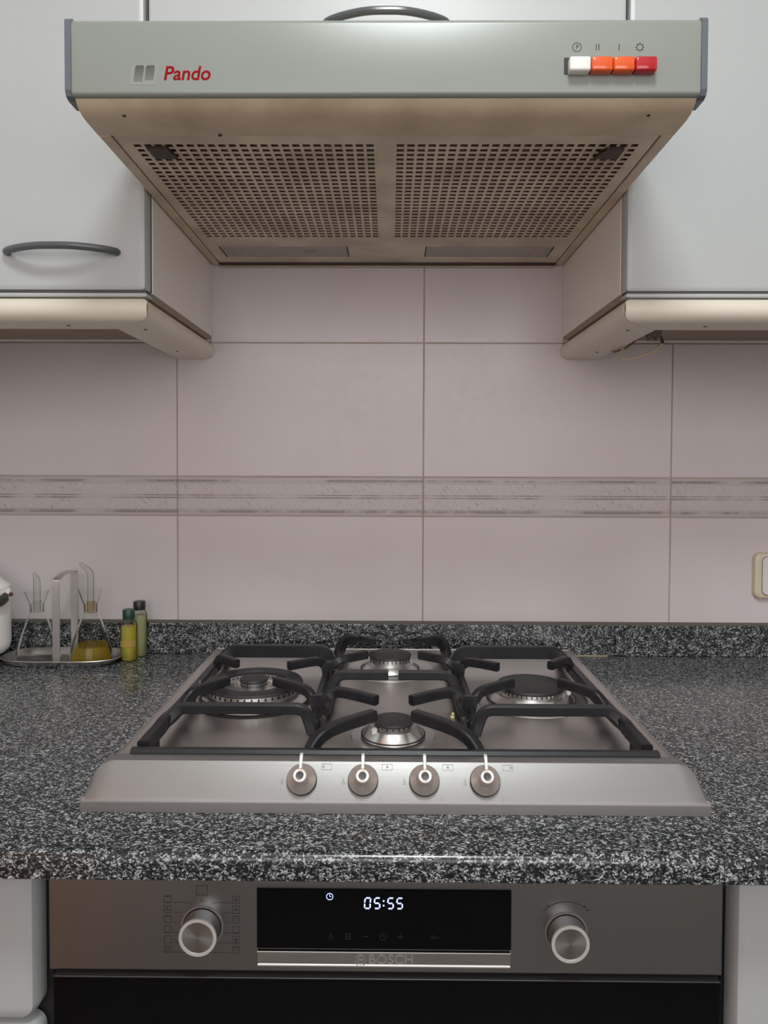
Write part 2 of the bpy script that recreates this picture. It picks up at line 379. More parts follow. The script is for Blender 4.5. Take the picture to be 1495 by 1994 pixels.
for k in range(2):
    xa = FILL_WIN[0] + k * (FILL_WIN[1] - FILL_WIN[0]) / 2
    obj('fill_window_pane', box(xa + 0.03, xa + (FILL_WIN[1] - FILL_WIN[0]) / 2 - 0.03, YB + 0.012, YB + 0.016, FILL_WIN[2], FILL_WIN[3]), mat('pane_glass', (0.7, 0.72, 0.72), 0.1), wn)
# wall tiles, each a piece of the back wall
XE = [-0.779, -0.3585, 0.0617, 0.4825, 0.903, 1.323]
ZE = [(0.9065, 1.1335), (1.2005, 1.428), (1.428, 1.6555), (1.6555, 1.883)]
G = 0.0009
tile_cache = {}
for a, b in zip(XE, XE[1:]):
    for k, (z0, z1) in enumerate(ZE + [(1.1335, 1.2005)]):
        border = k == len(ZE)
        wd, ht = b - a - 2 * G, z1 - z0 - 2 * G
        key = (round(wd, 4), round(ht, 4), border)
        if key not in tile_cache:
            o = obj('border_tile' if border else 'tile', box(-wd / 2, wd / 2, 0, 0.006, -ht / 2, ht / 2, 0.0007, 1), M_BORDER if border else M_TILE)
            tile_cache[key] = o.data
        else:
            o = bpy.data.objects.new('border_tile' if border else 'tile', tile_cache[key]); C.objects.link(o)
        o.location = ((a + b) / 2, random.uniform(-0.0001, 0.0002), (z0 + z1) / 2); o.parent = wall
# ceiling lamp
t = thing('ceiling_lamp', 'round white ceiling lamp fixed above the cook, out of frame', 'lamp', LAMP)
obj('lamp_base', lathe([(0, 0.06), (0.2, 0.06), (0.2, 0.03), (0.19, 0.0), (0.185, 0.0), (0.185, 0.02), (0, 0.02)], 40), M_PLASTICW, t, True)
obj('diffuser', lathe([(0, -0.04), (0.1, -0.034), (0.165, -0.012), (0.184, 0.01)], 40), mat('lamp_glass', (0.9, 0.9, 0.9), 0.4, Emission_Color=(0.95, 1, 0.98, 1), Emission_Strength=2.0), t, True)

# ------------------------------------------------------------------ worktop
CF = -0.643
ct = thing('countertop', 'black and grey speckled laminate countertop under the steel hob', 'countertop', (0, 0, 0.855))
ct.location = (0, 0, 0)
CB = 0.8770
def counter_profile():
    pts = [(-0.0005, CB), (-0.0005, 0.9)]
    for k in range(7):
        a = math.radians(90 + 90 * k / 6); pts.append((CF + 0.0085 + 0.008 + 0.008 * math.cos(a) - 0.0085, 0.892 + 0.008 * math.sin(a)))
    pts += [(CF, CB + 0.001), (CF + 0.001, CB)]
    return pts
obj('worktop', prism(counter_profile(), 'x', XL + 0.001, 0.2803), M_GRANITE, ct, True)
obj('worktop', prism(counter_profile(), 'x', 0.2809, XR - 0.001), M_GRANITE, ct, True)
for a, b in ((XL + 0.001, -0.1898), (-0.1892, 0.3848), (0.3854, XR - 0.001)):
    obj('upstand', box(a, b, -0.02, -0.0005, 0.9003, 0.9525, 0.0012, 2), M_GRANITE, ct)
obj('sealant_strip', box(XL + 0.001, XR - 0.001, -0.0195, -0.0005, 0.9525, 0.9542), mat('sealant', (0.10, 0.09, 0.07), 0.6), ct)
obj('joint_filler', box(0.29, 0.372, -0.0225, -0.0195, 0.9, 0.9018, 0.0005, 1), mat('joint_filler', (0.42, 0.36, 0.26), 0.6), ct)

# ------------------------------------------------------------------ base cabinets
def front_panel(x0, x1, z0, z1, yf, th, r, edge):
    """door front with rounded corners and softened edges"""
    bm = bmesh.new(); n = 6
    poly = rounded_poly(x0, x1, z0, z1, r, n); e = edge
    inner = rounded_poly(x0 + e, x1 - e, z0 + e, z1 - e, max(r - e, 0.001), n)
    mid = rounded_poly(x0 + e * 0.3, x1 - e * 0.3, z0 + e * 0.3, z1 - e * 0.3, max(r - e * 0.3, 0.001), n)
    flat = rounded_poly(x0 + e * 1.25, x1 - e * 1.25, z0 + e * 1.25, z1 - e * 1.25, max(r - e, 0.001), n)
    rings = [[bm.verts.new((x, y, z)) for x, z in P_] for P_, y in ((poly, yf + th), (poly, yf + e), (mid, yf + e * 0.3), (inner, yf), (flat, yf))]
    bm.faces.new(rings[0]); bm.faces.new(rings[-1])
    for a, b in zip(rings, rings[1:]):
        for i in range(len(a)): bm.faces.new((a[i], a[(i + 1) % len(a)], b[(i + 1) % len(b)], b[i]))
    return bm
def base_cabinet(label, x0, x1):
    t = thing('base_cabinet', label, 'cabinet', ((x0 + x1) / 2, -0.3, 0)); cx = (x0 + x1) / 2
    L = lambda bm: (bmesh.ops.translate(bm, verts=bm.verts, vec=(-cx, 0.3, 0)), bm)[1]
    obj('carcass', L(box(x0 + (0.004 if x0 > 0 else 0), x1 - (0.004 if x0 < 0 else 0), -0.565 + 0.0, -0.003, 0.10, 0.8765)), M_CARCASS, t)
    obj('front_edge_shade', L(box(x0, x1, -0.5735, -0.5655, 0.105, 0.876)), M_BLACKGAP, t)
    obj('plinth', L(box(x0, x1, -0.53, -0.51, 0.0, 0.0999)), M_DARKLINE, t)
    return t, L
t, L = base_cabinet('white base cabinet left of the oven, with a rounded drawer front', XL + 0.002, -0.3055)
obj('drawer_front', L(front_panel(-0.765, -0.3105, 0.7215, 0.868, -0.6, 0.024, 0.014, 0.010)), M_WHITE, t, True)
obj('drawer_front', L(front_panel(-0.765, -0.3105, 0.44, 0.7175, -0.6, 0.024, 0.014, 0.010)), M_WHITE, t, True)
obj('drawer_front', L(front_panel(-0.765, -0.3105, 0.11, 0.436, -0.6, 0.024, 0.014, 0.010)), M_WHITE, t, True)
t, L = base_cabinet('white base cabinet right of the oven, with a plain tall door', 0.3115, XR - 0.002)
obj('door', L(front_panel(0.3135, 0.9, 0.11, 0.868, -0.6, 0.024, 0.008, 0.006)), M_WHITE, t, True)

# ------------------------------------------------------------------ oven
OX0, OX1, OY = -0.3015, 0.305, -0.59
ov = thing('oven', 'built-in steel and black glass oven under the countertop showing 05:55', 'oven', (0, 0, 0))
obj('oven_body', box(OX0 + 0.004, OX1 - 0.004, -0.57, -0.03, 0.26, 0.8760), M_BLACKGAP, ov)
PZ0 = 0.7635
for a, b in ((OX0 - 0.0035, OX0 - 0.0003), (OX1 + 0.0003, OX1 + 0.0060)): obj('gap_shade_strip', box(a, b, -0.5715, -0.566, 0.27, 0.8755), M_BLACKGAP, ov)  # black strips stand in for the shade inside the oven's side gaps
obj('control_panel', box(OX0, OX1, OY, -0.57, PZ0, 0.8700, 0.0012, 2), M_OVENSTEEL, ov)
def oz(py): return 1.2215 - (py - 905 - 0) * 0.636 / 1400 * 0.9997
def ox(px): return (px - 760) * 0.636 / 1400 + 0.0055
ds = obj('display', box(ox(499), ox(1002), OY - 0.002, OY + 0.002, oz(1864), oz(1743), 0.0006, 1), M_GLASSBLK, ov)
# lit seven-segment digits
P1 = Print((0, OY - 0.0021, 0), (1, 0, 0), (0, 0, 1))
SEG = {'0': 'abcdef', '5': 'afgcd'}
def digit(Pn, x, z, wd, ht, ch, th):
    sl = 0.0006
    for s_ in SEG[ch]:
        h2 = ht / 2; g = th * 0.45
        if s_ == 'a': Pn.line(x + g + sl, z + ht, x + wd - g + sl, z + ht, th)
        if s_ == 'g': Pn.line(x + g, z + h2, x + wd - g, z + h2, th)
        if s_ == 'd': Pn.line(x + g, z, x + wd - g, z, th)
        if s_ == 'f': Pn.line(x + sl, z + ht - g, x, z + h2 + g, th)
        if s_ == 'b': Pn.line(x + wd + sl, z + ht - g, x + wd, z + h2 + g, th)
        if s_ == 'e': Pn.line(x, z + h2 - g, x, z + g, th)
        if s_ == 'c': Pn.line(x + wd, z + h2 - g, x + wd, z + g, th)
zb, zt = oz(1781), oz(1760)
for px, ch in ((712.5, '0'), (731.5, '5'), (758, '5'), (776, '5')):
    digit(P1, ox(px), zb, 0.0049, zt - zb, ch, 0.0013); P1.done('lit_digit', M_LED, ds)
P1.disc(ox(750), zb + (zt - zb) * 0.72, 0.0008); P1.disc(ox(750), zb + (zt - zb) * 0.28, 0.0008); P1.done('lit_colon', M_LED, ds)
cxk, czk = ox(643.5), oz(1758)
P1.ring(cxk, czk, 0.0029, 0.0006); P1.line(cxk, czk, cxk, czk + 0.0019, 0.0005); P1.line(cxk, czk, cxk + 0.0014, czk, 0.0005)
P1.done('lit_clock_symbol', M_LED, ds)
P2 = Print((0, OY - 0.0021, 0), (1, 0, 0), (0, 0, 1))
zz = oz(1838)
x = ox(646); P2.ring(x, zz - 0.0008, 0.0017, 0.0005, 10); P2.line(x, zz + 0.001, x, zz + 0.003, 0.0006); P2.done('touch_symbol', M_DIM, ds)
x = ox(680); P2.rect(x - 0.002, zz - 0.0025, x + 0.002, zz + 0.0025, 0.0006); P2.line(x - 0.002, zz, x + 0.002, zz, 0.0006); P2.done('touch_symbol', M_DIM, ds)
x = ox(715); P2.line(x - 0.0022, zz, x + 0.0022, zz, 0.0007); P2.done('touch_symbol', M_DIM, ds)
x = ox(749); P2.ring(x, zz, 0.003, 0.0005); P2.line(x, zz, x, zz + 0.002, 0.0005); P2.line(x, zz, x + 0.0014, zz, 0.0005); P2.done('touch_symbol', M_DIM, ds)
x = ox(783); P2.line(x - 0.0024, zz, x + 0.0024, zz, 0.0007); P2.line(x, zz - 0.0024, x, zz + 0.0024, 0.0007); P2.done('touch_symbol', M_DIM, ds)
x = ox(852); P2.ring(x - 0.002, zz, 0.0014, 0.0005, 10); P2.line(x - 0.0006, zz, x + 0.0036, zz, 0.0006); P2.line(x + 0.0028, zz, x + 0.0028, zz - 0.0014, 0.0006); P2.done('touch_symbol', M_DIM, ds)
# chrome strip with the maker's lettering
cs = obj('chrome_strip', box(ox(499), ox(1002), OY - 0.003, OY + 0.002, oz(1897), oz(1866), 0.0012, 2), mat('strip_mirror', (0.62, 0.62, 0.60), 0.08, 1.0), ov)
for z in (oz(1868.5), oz(1895.5)): obj('chrome_line', box(ox(500), ox(1001), OY - 0.0042, OY - 0.0028, z - 0.0009, z + 0.0009, 0.0004, 1), M_CHROME, cs)
M_LOGO = mat('logo_grey', (0.42, 0.41, 0.40), 0.35, 0.6)
text_mesh('brand_lettering', 'BOSCH', 0.0118, M_LOGO, cs, (ox(765), OY - 0.0031, oz(1883.3)), bold=0.00012, sx=1.06)
P3 = Print((0, OY - 0.0031, 0), (1, 0, 0), (0, 0, 1)); x, z = ox(704.5), oz(1884)
P3.ring(x, z, 0.0050, 0.0005, 24); P3.ring(x, z, 0.0036, 0.0005, 20)
P3.line(x - 0.0018, z - 0.003, x - 0.0018, z + 0.003, 0.0008); P3.line(x + 0.0018, z - 0.003, x + 0.0018, z + 0.003, 0.0008); P3.line(x - 0.0018, z, x + 0.0018, z, 0.0008)
P3.done('round_emblem', M_LOGO, cs, 'stuff')
# function symbols and pointer lines
P4 = Print((0, OY, 0), (1, 0, 0), (0, 0, 1))
def icon(cx_, cz_, kind, w_=0.0032):
    P4.rect(cx_ - w_, cz_ - w_, cx_ + w_, cz_ + w_, 0.0005)
    if kind in (0, 1): P4.line(cx_ - 0.002, cz_ - 0.0024, cx_ + 0.002, cz_ - 0.0024, 0.0006)
    if kind in (0, 2): P4.line(cx_ - 0.002, cz_ + 0.0024, cx_ + 0.002, cz_ + 0.0024, 0.0006)
    if kind == 3:
        for a in (90, 210, 330): P4.line(cx_, cz_, cx_ + 0.002 * math.cos(math.radians(a)), cz_ + 0.002 * math.sin(math.radians(a)), 0.0009)
    if kind == 4: P4.ring(cx_, cz_, 0.0018, 0.0005, 12, -60, 240)
    if kind == 5: P4.disc(cx_, cz_ + 0.0002, 0.0016); P4.line(cx_ - 0.002, cz_ - 0.0024, cx_ + 0.002, cz_ - 0.0024, 0.0006)
    if kind == 6:
        for dx in (-0.0016, 0, 0.0016): P4.disc(cx_ + dx, cz_, 0.0005)
        P4.line(cx_ - 0.0028, cz_ + 0.002, cx_ + 0.0028, cz_ + 0.002, 0.0007)
    if kind == 7: P4.line(cx_ - 0.001, cz_ - 0.0025, cx_ - 0.001, cz_ + 0.0025, 0.0008); P4.line(cx_ + 0.0012, cz_ - 0.0025, cx_ + 0.0012, cz_ + 0.0025, 0.0008)
rows = [1769, 1789, 1809, 1830, 1850, 1870]
for i, (py, kl, kr) in enumerate(zip(rows, (0, 3, 2, 1, 8, 7), (3, 3, 4, 1, 5, 6))):
    icon(ox(321), oz(py), kl); P4.done('function_symbol', M_PRINT, ov); icon(ox(457), oz(py), kr); P4.done('function_symbol', M_PRINT, ov)
    xl, xr = (366, 412) if i == 0 else (351, 434) if i == 1 else (343, 436) if i == 2 else (345, 434) if i == 3 else (352, 422) if i == 4 else (372, 400)
    zl = oz(py + 6)
    P4.line(ox(331), zl, ox(xl), zl, 0.0004); P4.line(ox(xr), zl, ox(448), zl, 0.0004)
P4.line(ox(366), oz(1775), ox(369), oz(1779), 0.0004); P4.line(ox(412), oz(1775), ox(409), oz(1779), 0.0004)
P4.done('pointer_lines', M_PRINT, ov, 'stuff')
P4.rect(ox(378.5), oz(1761), ox(400), oz(1741), 0.0006); P4.line(ox(389), oz(1757.5), ox(397), oz(1757.5), 0.0005)
P4.rect(ox(387), oz(1773), ox(391.5), oz(1768.5), 0.0004)
P4.done('function_symbol', M_PRINT, ov)
# right knob scale
P4.ring(ox(1111), oz(1829) - 0.0005, (1829 - 1766) * 0.636 / 1400, 0.0007, 24, 56, 124)
for s_ in (-1, 1):
    ax_, az_ = ox(1111 + s_ * 36), oz(1777)
    P4.quad([(ax_ + s_ * 0.0012, az_ - 0.0012), (ax_ - s_ * 0.0016, az_ - 0.0004), (ax_ + s_ * 0.0002, az_ + 0.0016)])
P4.line(ox(1064), oz(1783), ox(1073), oz(1783), 0.0006); P4.line(ox(1149), oz(1784), ox(1157), oz(1784), 0.0005); P4.line(ox(1153), oz(1788), ox(1153), oz(1780), 0.0005)
P4.done('dial_scale', M_PRINT, ov, 'stuff')
def oven_knob(px, py, tilt):
    o = bmesh.new(); rotm = Matrix.Translation((ox(px), OY, oz(py))) @ Matrix.Rotation(PI / 2, 4, 'X')
    def put(name, prof, m, par, seg=48):
        bm = lathe(prof, seg); bm.transform(rotm); return obj(name, bm, m, par, True)
    k = put('knob', [(0.0168, 0), (0.0168, 0.0155), (0.0166, 0.0165), (0.0140, 0.0166), (0.0138, 0.0160)], M_KNOBRIM, ov)
    put('collar_ring', [(0.0170, 0.0), (0.0174, 0.0003), (0.0177, 0.0011), (0.0188, 0.0012), (0.0192, 0.0)], M_KNOB2, k)
    put('knob_recess', [(0, 0.0003), (0.0175, 0.0003)], M_BLACKGAP, k)
    f = bmesh.new()   # turned metal face: radial grain
    put('knob_face', [(0, 0.0160), (0.0145, 0.0160)], M_FACE, k)
    put('knob_skirt', [(0.01685, 0.0004), (0.01685, 0.0150)], M_OVENSTEEL, k)
    o.free(); f.free(); return k
M_KNOB2 = mat('collar_metal', (0.42, 0.42, 0.41), 0.4, 0.7)
def face_mat():
    m = mat('turned_metal', (0.42, 0.42, 0.41), 0.3, 1.0); q = N(m)
    q.b.inputs['Anisotropic'].default_value = 0.85
    tg = q.n('ShaderNodeTangent', direction_type='RADIAL', axis='Y'); q.l(tg.outputs[0], q.b.inputs['Tangent']); return m
M_FACE = face_mat()
_k = []
for px, py in ((390, 1823), (1111, 1829)):
    k = oven_knob(px, py, 0); _k.append(k)
# re-centre the turned faces so that their radial grain runs about each knob's own axis
for o in [o for o in bpy.data.objects if o.name.startswith('knob_face')]:
    c0 = sum((v.co for v in o.data.vertices), Vector()) / len(o.data.vertices)
    o.data.transform(Matrix.Translation(-c0)); o.location = c0
P5 = Print((0, 0, 0), (1, 0, 0), (0, 1, 0)); P5.bm.free(); P5.bm = bmesh.new()
# door
dr = obj('oven_door', box(OX0 + 0.003, OX1 - 0.001, OY - 0.001, -0.572, 0.27, 0.7585, 0.0015, 2), M_GLASSBLK, ov)
obj('door_top_trim', box(OX0 + 0.004, OX1 - 0.002, OY - 0.0022, -0.574, 0.7582, 0.7592, 0.0004, 1), mat('door_trim', (0.10, 0.10, 0.10), 0.35, 0.6), dr)

# ------------------------------------------------------------------ cooker hood
hd = thing('cooker_hood', 'cream slide-out cooker hood with yellowed grille between the wall cabinets', 'cooker hood', (0, 0, 0))
HF = -0.54; HL, HR = -0.2965, 0.2945; HZ = 1.559; HT = 1.6405
def hood_profile(g=0.0):
    pts = [(-0.47, HT - 0.004), (-0.47, HT + g), (HF + 0.006, HT + g)]
    for k in range(1, 6):
        a = math.radians(90 + 90 * k / 5); pts.append((HF + 0.006 - g + 0.006 * math.cos(a), HT - 0.006 + g + 0.006 * math.sin(a)))
    for k in range(0, 7):
        a = math.radians(180 + 90 * k / 6); pts.append((HF + 0.005 - g + 0.005 * math.cos(a), 1.5685 + 0.005 + 0.005 * math.sin(a)))
    pts += [(-0.515, 1.5685), (-0.515, 1.575)]
    return pts
def hood_front_solid(x0, x1, g):
    P_ = hood_profile(g)[2:-1]
    back = [(-0.515, HT + g)]
    return prism(P_ + back, 'x', x0, x1)
fp = obj('front_panel', hood_front_solid(HL, HR, 0), M_HOODW, hd, True)
for a, b in ((HL - 0.0058, HL - 0.0001), (HR + 0.0001, HR + 0.0058)):
    obj('end_cap', prism([(-0.515, HT + 0.0015), (HF + 0.003, HT + 0.0015), (HF - 0.0015, HT - 0.002), (HF - 0.0015, 1.5735), (HF + 0.001, 1.5685), (HF + 0.006, 1.5665), (-0.515, 1.5665)], 'x', a, b), M_CAP, hd)
obj('housing', box(HL + 0.0008, HR - 0.0008, -0.515, -0.001, 1.5685, 1.6445), M_HOODU, hd)
obj('underside_front_strip', prism([(-0.5350, 1.5686), (-0.5310, 1.5652), (-0.5260, 1.5622), (-0.5200, 1.5602), (-0.5130, 1.5592), (-0.5050, 1.5588), (-0.4795, 1.5588), (-0.4795, 1.5686)], 'x', HL + 0.0008, HR - 0.0008), M_HOODU, hd, True)
for a, b in ((HL + 0.0009, HL + 0.0130), (HR - 0.0130, HR - 0.0009)):
    obj('side_rail', box(a, b, -0.4794, -0.004, HZ - 0.001, 1.5684, 0.0012, 2), M_HOODU, hd)
obj('rear_lip', box(HL + 0.014, HR - 0.014, -0.014, -0.001, HZ - 0.003, 1.5684, 0.001, 1), M_GREASE, hd)
obj('rear_bead', box(HL + 0.014, HR - 0.014, -0.0085, -0.0045, HZ - 0.0048, HZ - 0.003, 0.0006, 1), M_HOODU, hd)
# grille plate: grid of cells, holes left open
GX0, GX1, GY0, GY1 = HL + 0.0148, HR - 0.0148, -0.4785, -0.0150
NC, NR = 23, 27
def cuts(a, b, n, solid):
    pitch = (b - a) / (n - 1 + (1 - solid)); w_ = pitch * (1 - solid); return [(a + i * pitch, a + i * pitch + w_) for i in range(n)]
xs = [GX0]; flags = []
colsL, colsR = cuts(-0.2682, -0.0134, NC, 0.30), cuts(0.0110, 0.2660, NC, 0.30)
rws = cuts(-0.4580, -0.1467, NR, 0.25)
lampsx = [(-0.2632, -0.0622), (0.0592, 0.2590)]; lampy = (-0.1032, -0.0430)
xe = sorted(set([GX0, GX1] + [v for c_ in colsL + colsR + lampsx for v in c_])); ye = sorted(set([GY0, GY1] + [v for c_ in rws for v in c_] + list(lampy)))
def hole(xm, ym):
    if lampy[0] < ym < lampy[1]: return any(a < xm < b for a, b in lampsx)
    if any(a < ym < b for a, b in rws): return any(a < xm < b for a, b in colsL + colsR)
    return False
def grid_plate(xe, ye, z0, z1, hole):
    bm = bmesh.new(); V = {}
    def v(i, j, k):
        if (i, j, k) not in V: V[(i, j, k)] = bm.verts.new((xe[i], ye[j], (z0, z1)[k]))
        return V[(i, j, k)]
    nx, ny = len(xe) - 1, len(ye) - 1
    H = [[hole((xe[i] + xe[i + 1]) / 2, (ye[j] + ye[j + 1]) / 2) for j in range(ny)] for i in range(nx)]
    solid = lambda i, j: 0 <= i < nx and 0 <= j < ny and not H[i][j]
    for i in range(nx):
        for j in range(ny):
            if H[i][j]: continue
            bm.faces.new((v(i, j, 0), v(i, j + 1, 0), v(i + 1, j + 1, 0), v(i + 1, j, 0)))
            bm.faces.new((v(i, j, 1), v(i + 1, j, 1), v(i + 1, j + 1, 1), v(i, j + 1, 1)))
            if not solid(i - 1, j): bm.faces.new((v(i, j, 0), v(i, j, 1), v(i, j + 1, 1), v(i, j + 1, 0)))
            if not solid(i + 1, j): bm.faces.new((v(i + 1, j, 0), v(i + 1, j + 1, 0), v(i + 1, j + 1, 1), v(i + 1, j, 1)))
            if not solid(i, j - 1): bm.faces.new((v(i, j, 0), v(i + 1, j, 0), v(i + 1, j, 1), v(i, j, 1)))
            if not solid(i, j + 1): bm.faces.new((v(i, j + 1, 0), v(i, j + 1, 1), v(i + 1, j + 1, 1), v(i + 1, j + 1, 0)))
    return bm
gp = obj('grille', grid_plate(xe, ye, HZ + 0.0003, HZ + 0.0018, hole), M_HOODG, hd)
for a, b in ((-0.272, -0.010), (0.007, 0.270)):
    obj('filter_mesh', box(a, b, -0.462, -0.143, HZ + 0.0042, HZ + 0.0055), M_FILTER, gp)
for a, b in lampsx:
    l_ = obj('lamp_diffuser', box(a + 0.0015, b - 0.0015, lampy[0] + 0.0015, lampy[1] - 0.001, HZ + 0.0012, HZ + 0.004, 0.0006, 1), M_LENS, gp)
    obj('bulb_holder', box((a + b) / 2 + 0.03, (a + b) / 2 + 0.05, -0.079, -0.067, HZ + 0.0009, HZ + 0.0012), mat('holder_shade', (0.30, 0.25, 0.21), 0.5), l_) if a < 0 else None
obj('grille_clip', prism([(-0.2550, -0.4545), (-0.2335, -0.4545), (-0.2290, -0.4290), (-0.2525, -0.4290)], 'z', HZ - 0.003, HZ + 0.002), M_GREASE, gp)
obj('grille_clip', prism([(0.2340, -0.4510), (0.2520, -0.4530), (0.2520, -0.4275), (0.2260, -0.4290)], 'z', HZ - 0.003, HZ + 0.002), M_GREASE, gp)
for x_, y2 in ((-0.2530, -0.5235), (0.2520, -0.5235), (-0.17, -0.482)):
    obj('screw_hole', lathe([(0, 0), (0.002, 0), (0.002, 0.0006), (0, 0.0006)], 10, (x_, y2, HZ - 0.0016)), M_BLACKGAP, hd)
# switch row
BZ0, BZ1 = 1.5868, 1.6001
obj('switch_slot', box(0.1668, 0.2512, HF - 0.0006, HF + 0.003, 1.5880, 1.6030), M_BLACKGAP, fp)
for (a, b), m_, nm in zip(((0.1700, 0.1898), (0.1903, 0.2103), (0.2107, 0.2304), (0.2308, 0.2510)), (M_PLASTICW, M_ORANGE, M_ORANGE, M_REDB), ('white', 'orange', 'orange', 'red')):
    bt = obj('push_button', box(a, b, HF - 0.0095, HF + 0.001, BZ0, BZ1, 0.0022, 3), m_, hd, True)
    bt['label'] = nm + ' push button'
P6 = Print((0, HF, 0), (1, 0, 0), (0, 0, 1)); zi = 1.6129
P6.ring(0.1787, zi, 0.0041, 0.0007, 24); P6.line(0.1783, zi - 0.002, 0.1785, zi + 0.0022, 0.0006); P6.ring(0.1793, zi + 0.0011, 0.0010, 0.0005, 8); P6.done('switch_symbol', M_PRINT, fp)
for dx in (-0.0012, 0.0012): P6.line(0.1980 + dx, zi - 0.0029, 0.1980 + dx, zi + 0.0029, 0.0009)
P6.done('switch_symbol', M_PRINT, fp)
P6.line(0.2181, zi - 0.0029, 0.2181, zi + 0.0029, 0.0009); P6.done('switch_symbol', M_PRINT, fp)
P6.ring(0.2374, zi, 0.0029, 0.0007, 20)
for k in range(8):
    a = PI / 4 * k; P6.line(0.2374 + 0.003 * math.cos(a), zi + 0.003 * math.sin(a), 0.2374 + 0.0041 * math.cos(a), zi + 0.0041 * math.sin(a), 0.0009)
P6.done('switch_symbol', M_PRINT, fp)
# emblem of two striped slanted blocks and the red lettering
M_SQ = mat('emblem_ground', (0.225, 0.245, 0.222), 0.35); M_SH = mat('emblem_grey', (0.035, 0.04, 0.038), 0.35)
P7 = Print((0, HF, 0), (1, 0, 0), (0, 0, 1)); z0, z1 = 1.5785, 1.5968
P7.quad([(-0.2420, z0), (-0.2165, z0), (-0.2140, z1), (-0.2395, z1)]); P7.done('emblem_ground', M_SQ, fp)
P8 = Print((0, HF, 0), (1, 0, 0), (0, 0, 1)); P8.h = 0.0003
for bx, wd, n in ((-0.2378, 0.0085, 12), (-0.2276, 0.0085, 11)):
    for i in range(n):
        zc = 1.5962 - i * 0.00128; sl = (zc - 1.583) * 0.13; th = 0.00085 * (1 - 0.06 * i)
        P8.line(bx + sl + (0.0008 if i == 0 else 0), zc, bx + wd + sl - (0.0006 if i == 0 else 0), zc, th)
P8.done('emblem', M_SH, fp, 'stuff')
text_mesh('brand_lettering', 'Pando', 0.0182, M_RED, fp, (-0.2100, HF - 0.0001, 1.58875), shear=0.18, bold=0.0003, align='LEFT', sx=0.98)

# ------------------------------------------------------------------ wall cabinets
DY = -0.325
def bow_handle(parent, xc, z, half, proj, yd=DY):
    pts = spline([(xc - half, yd + 0.002, z), (xc - half + 0.002, yd - 0.006, z), (xc - half * 0.72, yd - proj * 0.62, z + 0.0005), (xc - half * 0.35, yd - proj * 0.93, z + 0.001), (xc, yd - proj, z + 0.001), (xc + half * 0.35, yd - proj * 0.93, z + 0.001), (xc + half * 0.72, yd - proj * 0.62, z + 0.0005), (xc + half - 0.002, yd - 0.006, z), (xc + half, yd + 0.002, z)], 6)
    return obj('handle', sweep(pts, circ(0.0046, 10, 1.0), side=(0, 0, 1)), M_HANDLE, parent, True)
def rail_profile(w_, z0, z1, r):
    """bullnose: u from 0 (outer face) inwards"""
    pts = []
    h = z1 - z0
    for k in range(0, 13):
        a = math.radians(90 + 180 * k / 12)
        pts.append((r + r * math.cos(a), (z0 + z1) / 2 + h / 2 * math.sin(a) if True else 0))
    return [(w_, z1 - 0.002)] + pts + [(w_, z0)]
def wall_cabinet(label, xin, xout, hl, sgn):
    """xin: the side facing the hood, xout: the far side"""
    x0, x1 = min(xin, xout), max(xin, xout)
    t = thing('wall_cabinet', label, 'cabinet', (0, 0, 0))
    obj('carcass', box(x0, x1, -0.304, -0.001, 1.4385, 2.16, 0.0006, 1), M_CARCASS, t)
    obj('gap_shadow_strip', box(x0 + 0.001, x1 - 0.001, -0.3052, -0.3035, 1.4395, 2.15), M_DARKLINE, t)
    dz = 1.4375 if sgn < 0 else 1.4360
    d = obj('door', front_panel(x0 + 0.0008, x1 - 0.002, dz, 2.155, DY, 0.0195, 0.0065, 0.006), M_WHITE, t, True)
    # thin bottom board and the cream bullnose rail below it
    obj('bottom_board', box(x0 + 0.0004, x1, DY - 0.0015, -0.306, 1.4298, 1.4349, 0.002, 2), M_WHITE, t, True)
    obj('edge_gap', box(x0 + 0.002, x1 - 0.002, DY + 0.001, -0.306, 1.4349, 1.4384), M_DARKLINE, t)
    obj('base_edge', box(x0 + 0.0012, x1 - 0.0012, -0.306, -0.0012, 1.4297, 1.4384), M_EDGE, t)
    zt, zb = 1.4294, 1.4000
    pr = rail_profile(0.062, zb, zt, 0.0165)
    fy = DY - 0.008; xi = xin + (0.0045 if sgn < 0 else -0.0045)
    # side piece: profile in x, extruded in y, mitred at the front where the front piece laps it
    poly = [(xi + sgn * u, z) for u, z in pr]
    bm = bmesh.new(); f1 = fy + 0.0165
    A = [bm.verts.new((x_, -0.0012, z_)) for x_, z_ in poly]
    B = [bm.verts.new((x_, fy + max(abs(x_ - xi), 0.003) * 1.0 + 0.001, z_)) for x_, z_ in poly]
    bm.faces.new(A); bm.faces.new(B); n = len(poly)
    for i in range(n): bm.faces.new((A[i], A[(i + 1) % n], B[(i + 1) % n], B[i]))
    sr = obj('light_rail_side', bm, M_CREAM, t, True)
    poly = [(fy + u, z) for u, z in pr]
    bm = bmesh.new()
    A = [bm.verts.new((xi + sgn * (max(y2 - fy, 0.003) * 1.0 + 0.0), y2, z_)) for y2, z_ in poly]
    B = [bm.verts.new((xout, y2, z_)) for y2, z_ in poly]
    bm.faces.new(A); bm.faces.new(B)
    for i in range(n): bm.faces.new((A[i], A[(i + 1) % n], B[(i + 1) % n], B[i]))
    fr = obj('light_rail_front', bm, M_CREAM, t, True)
    hole_ = lambda x_, y2, par: obj('screw_hole', lathe([(0, 0), (0.0025, 0), (0.0025, 0.0008), (0, 0.0008)], 10, (x_, y2, zb - 0.0005)), M_BLACKGAP, par)
    hole_(xin + sgn * 0.112, -0.296, fr); hole_(xin + sgn * 0.022, -0.268, sr); hole_(xin + sgn * 0.034, -0.085, sr)
    obj('back_rail', box(x0, x1, -0.018, -0.0012, 1.4286, 1.4299), M_CARCASS, t)
    return t, d
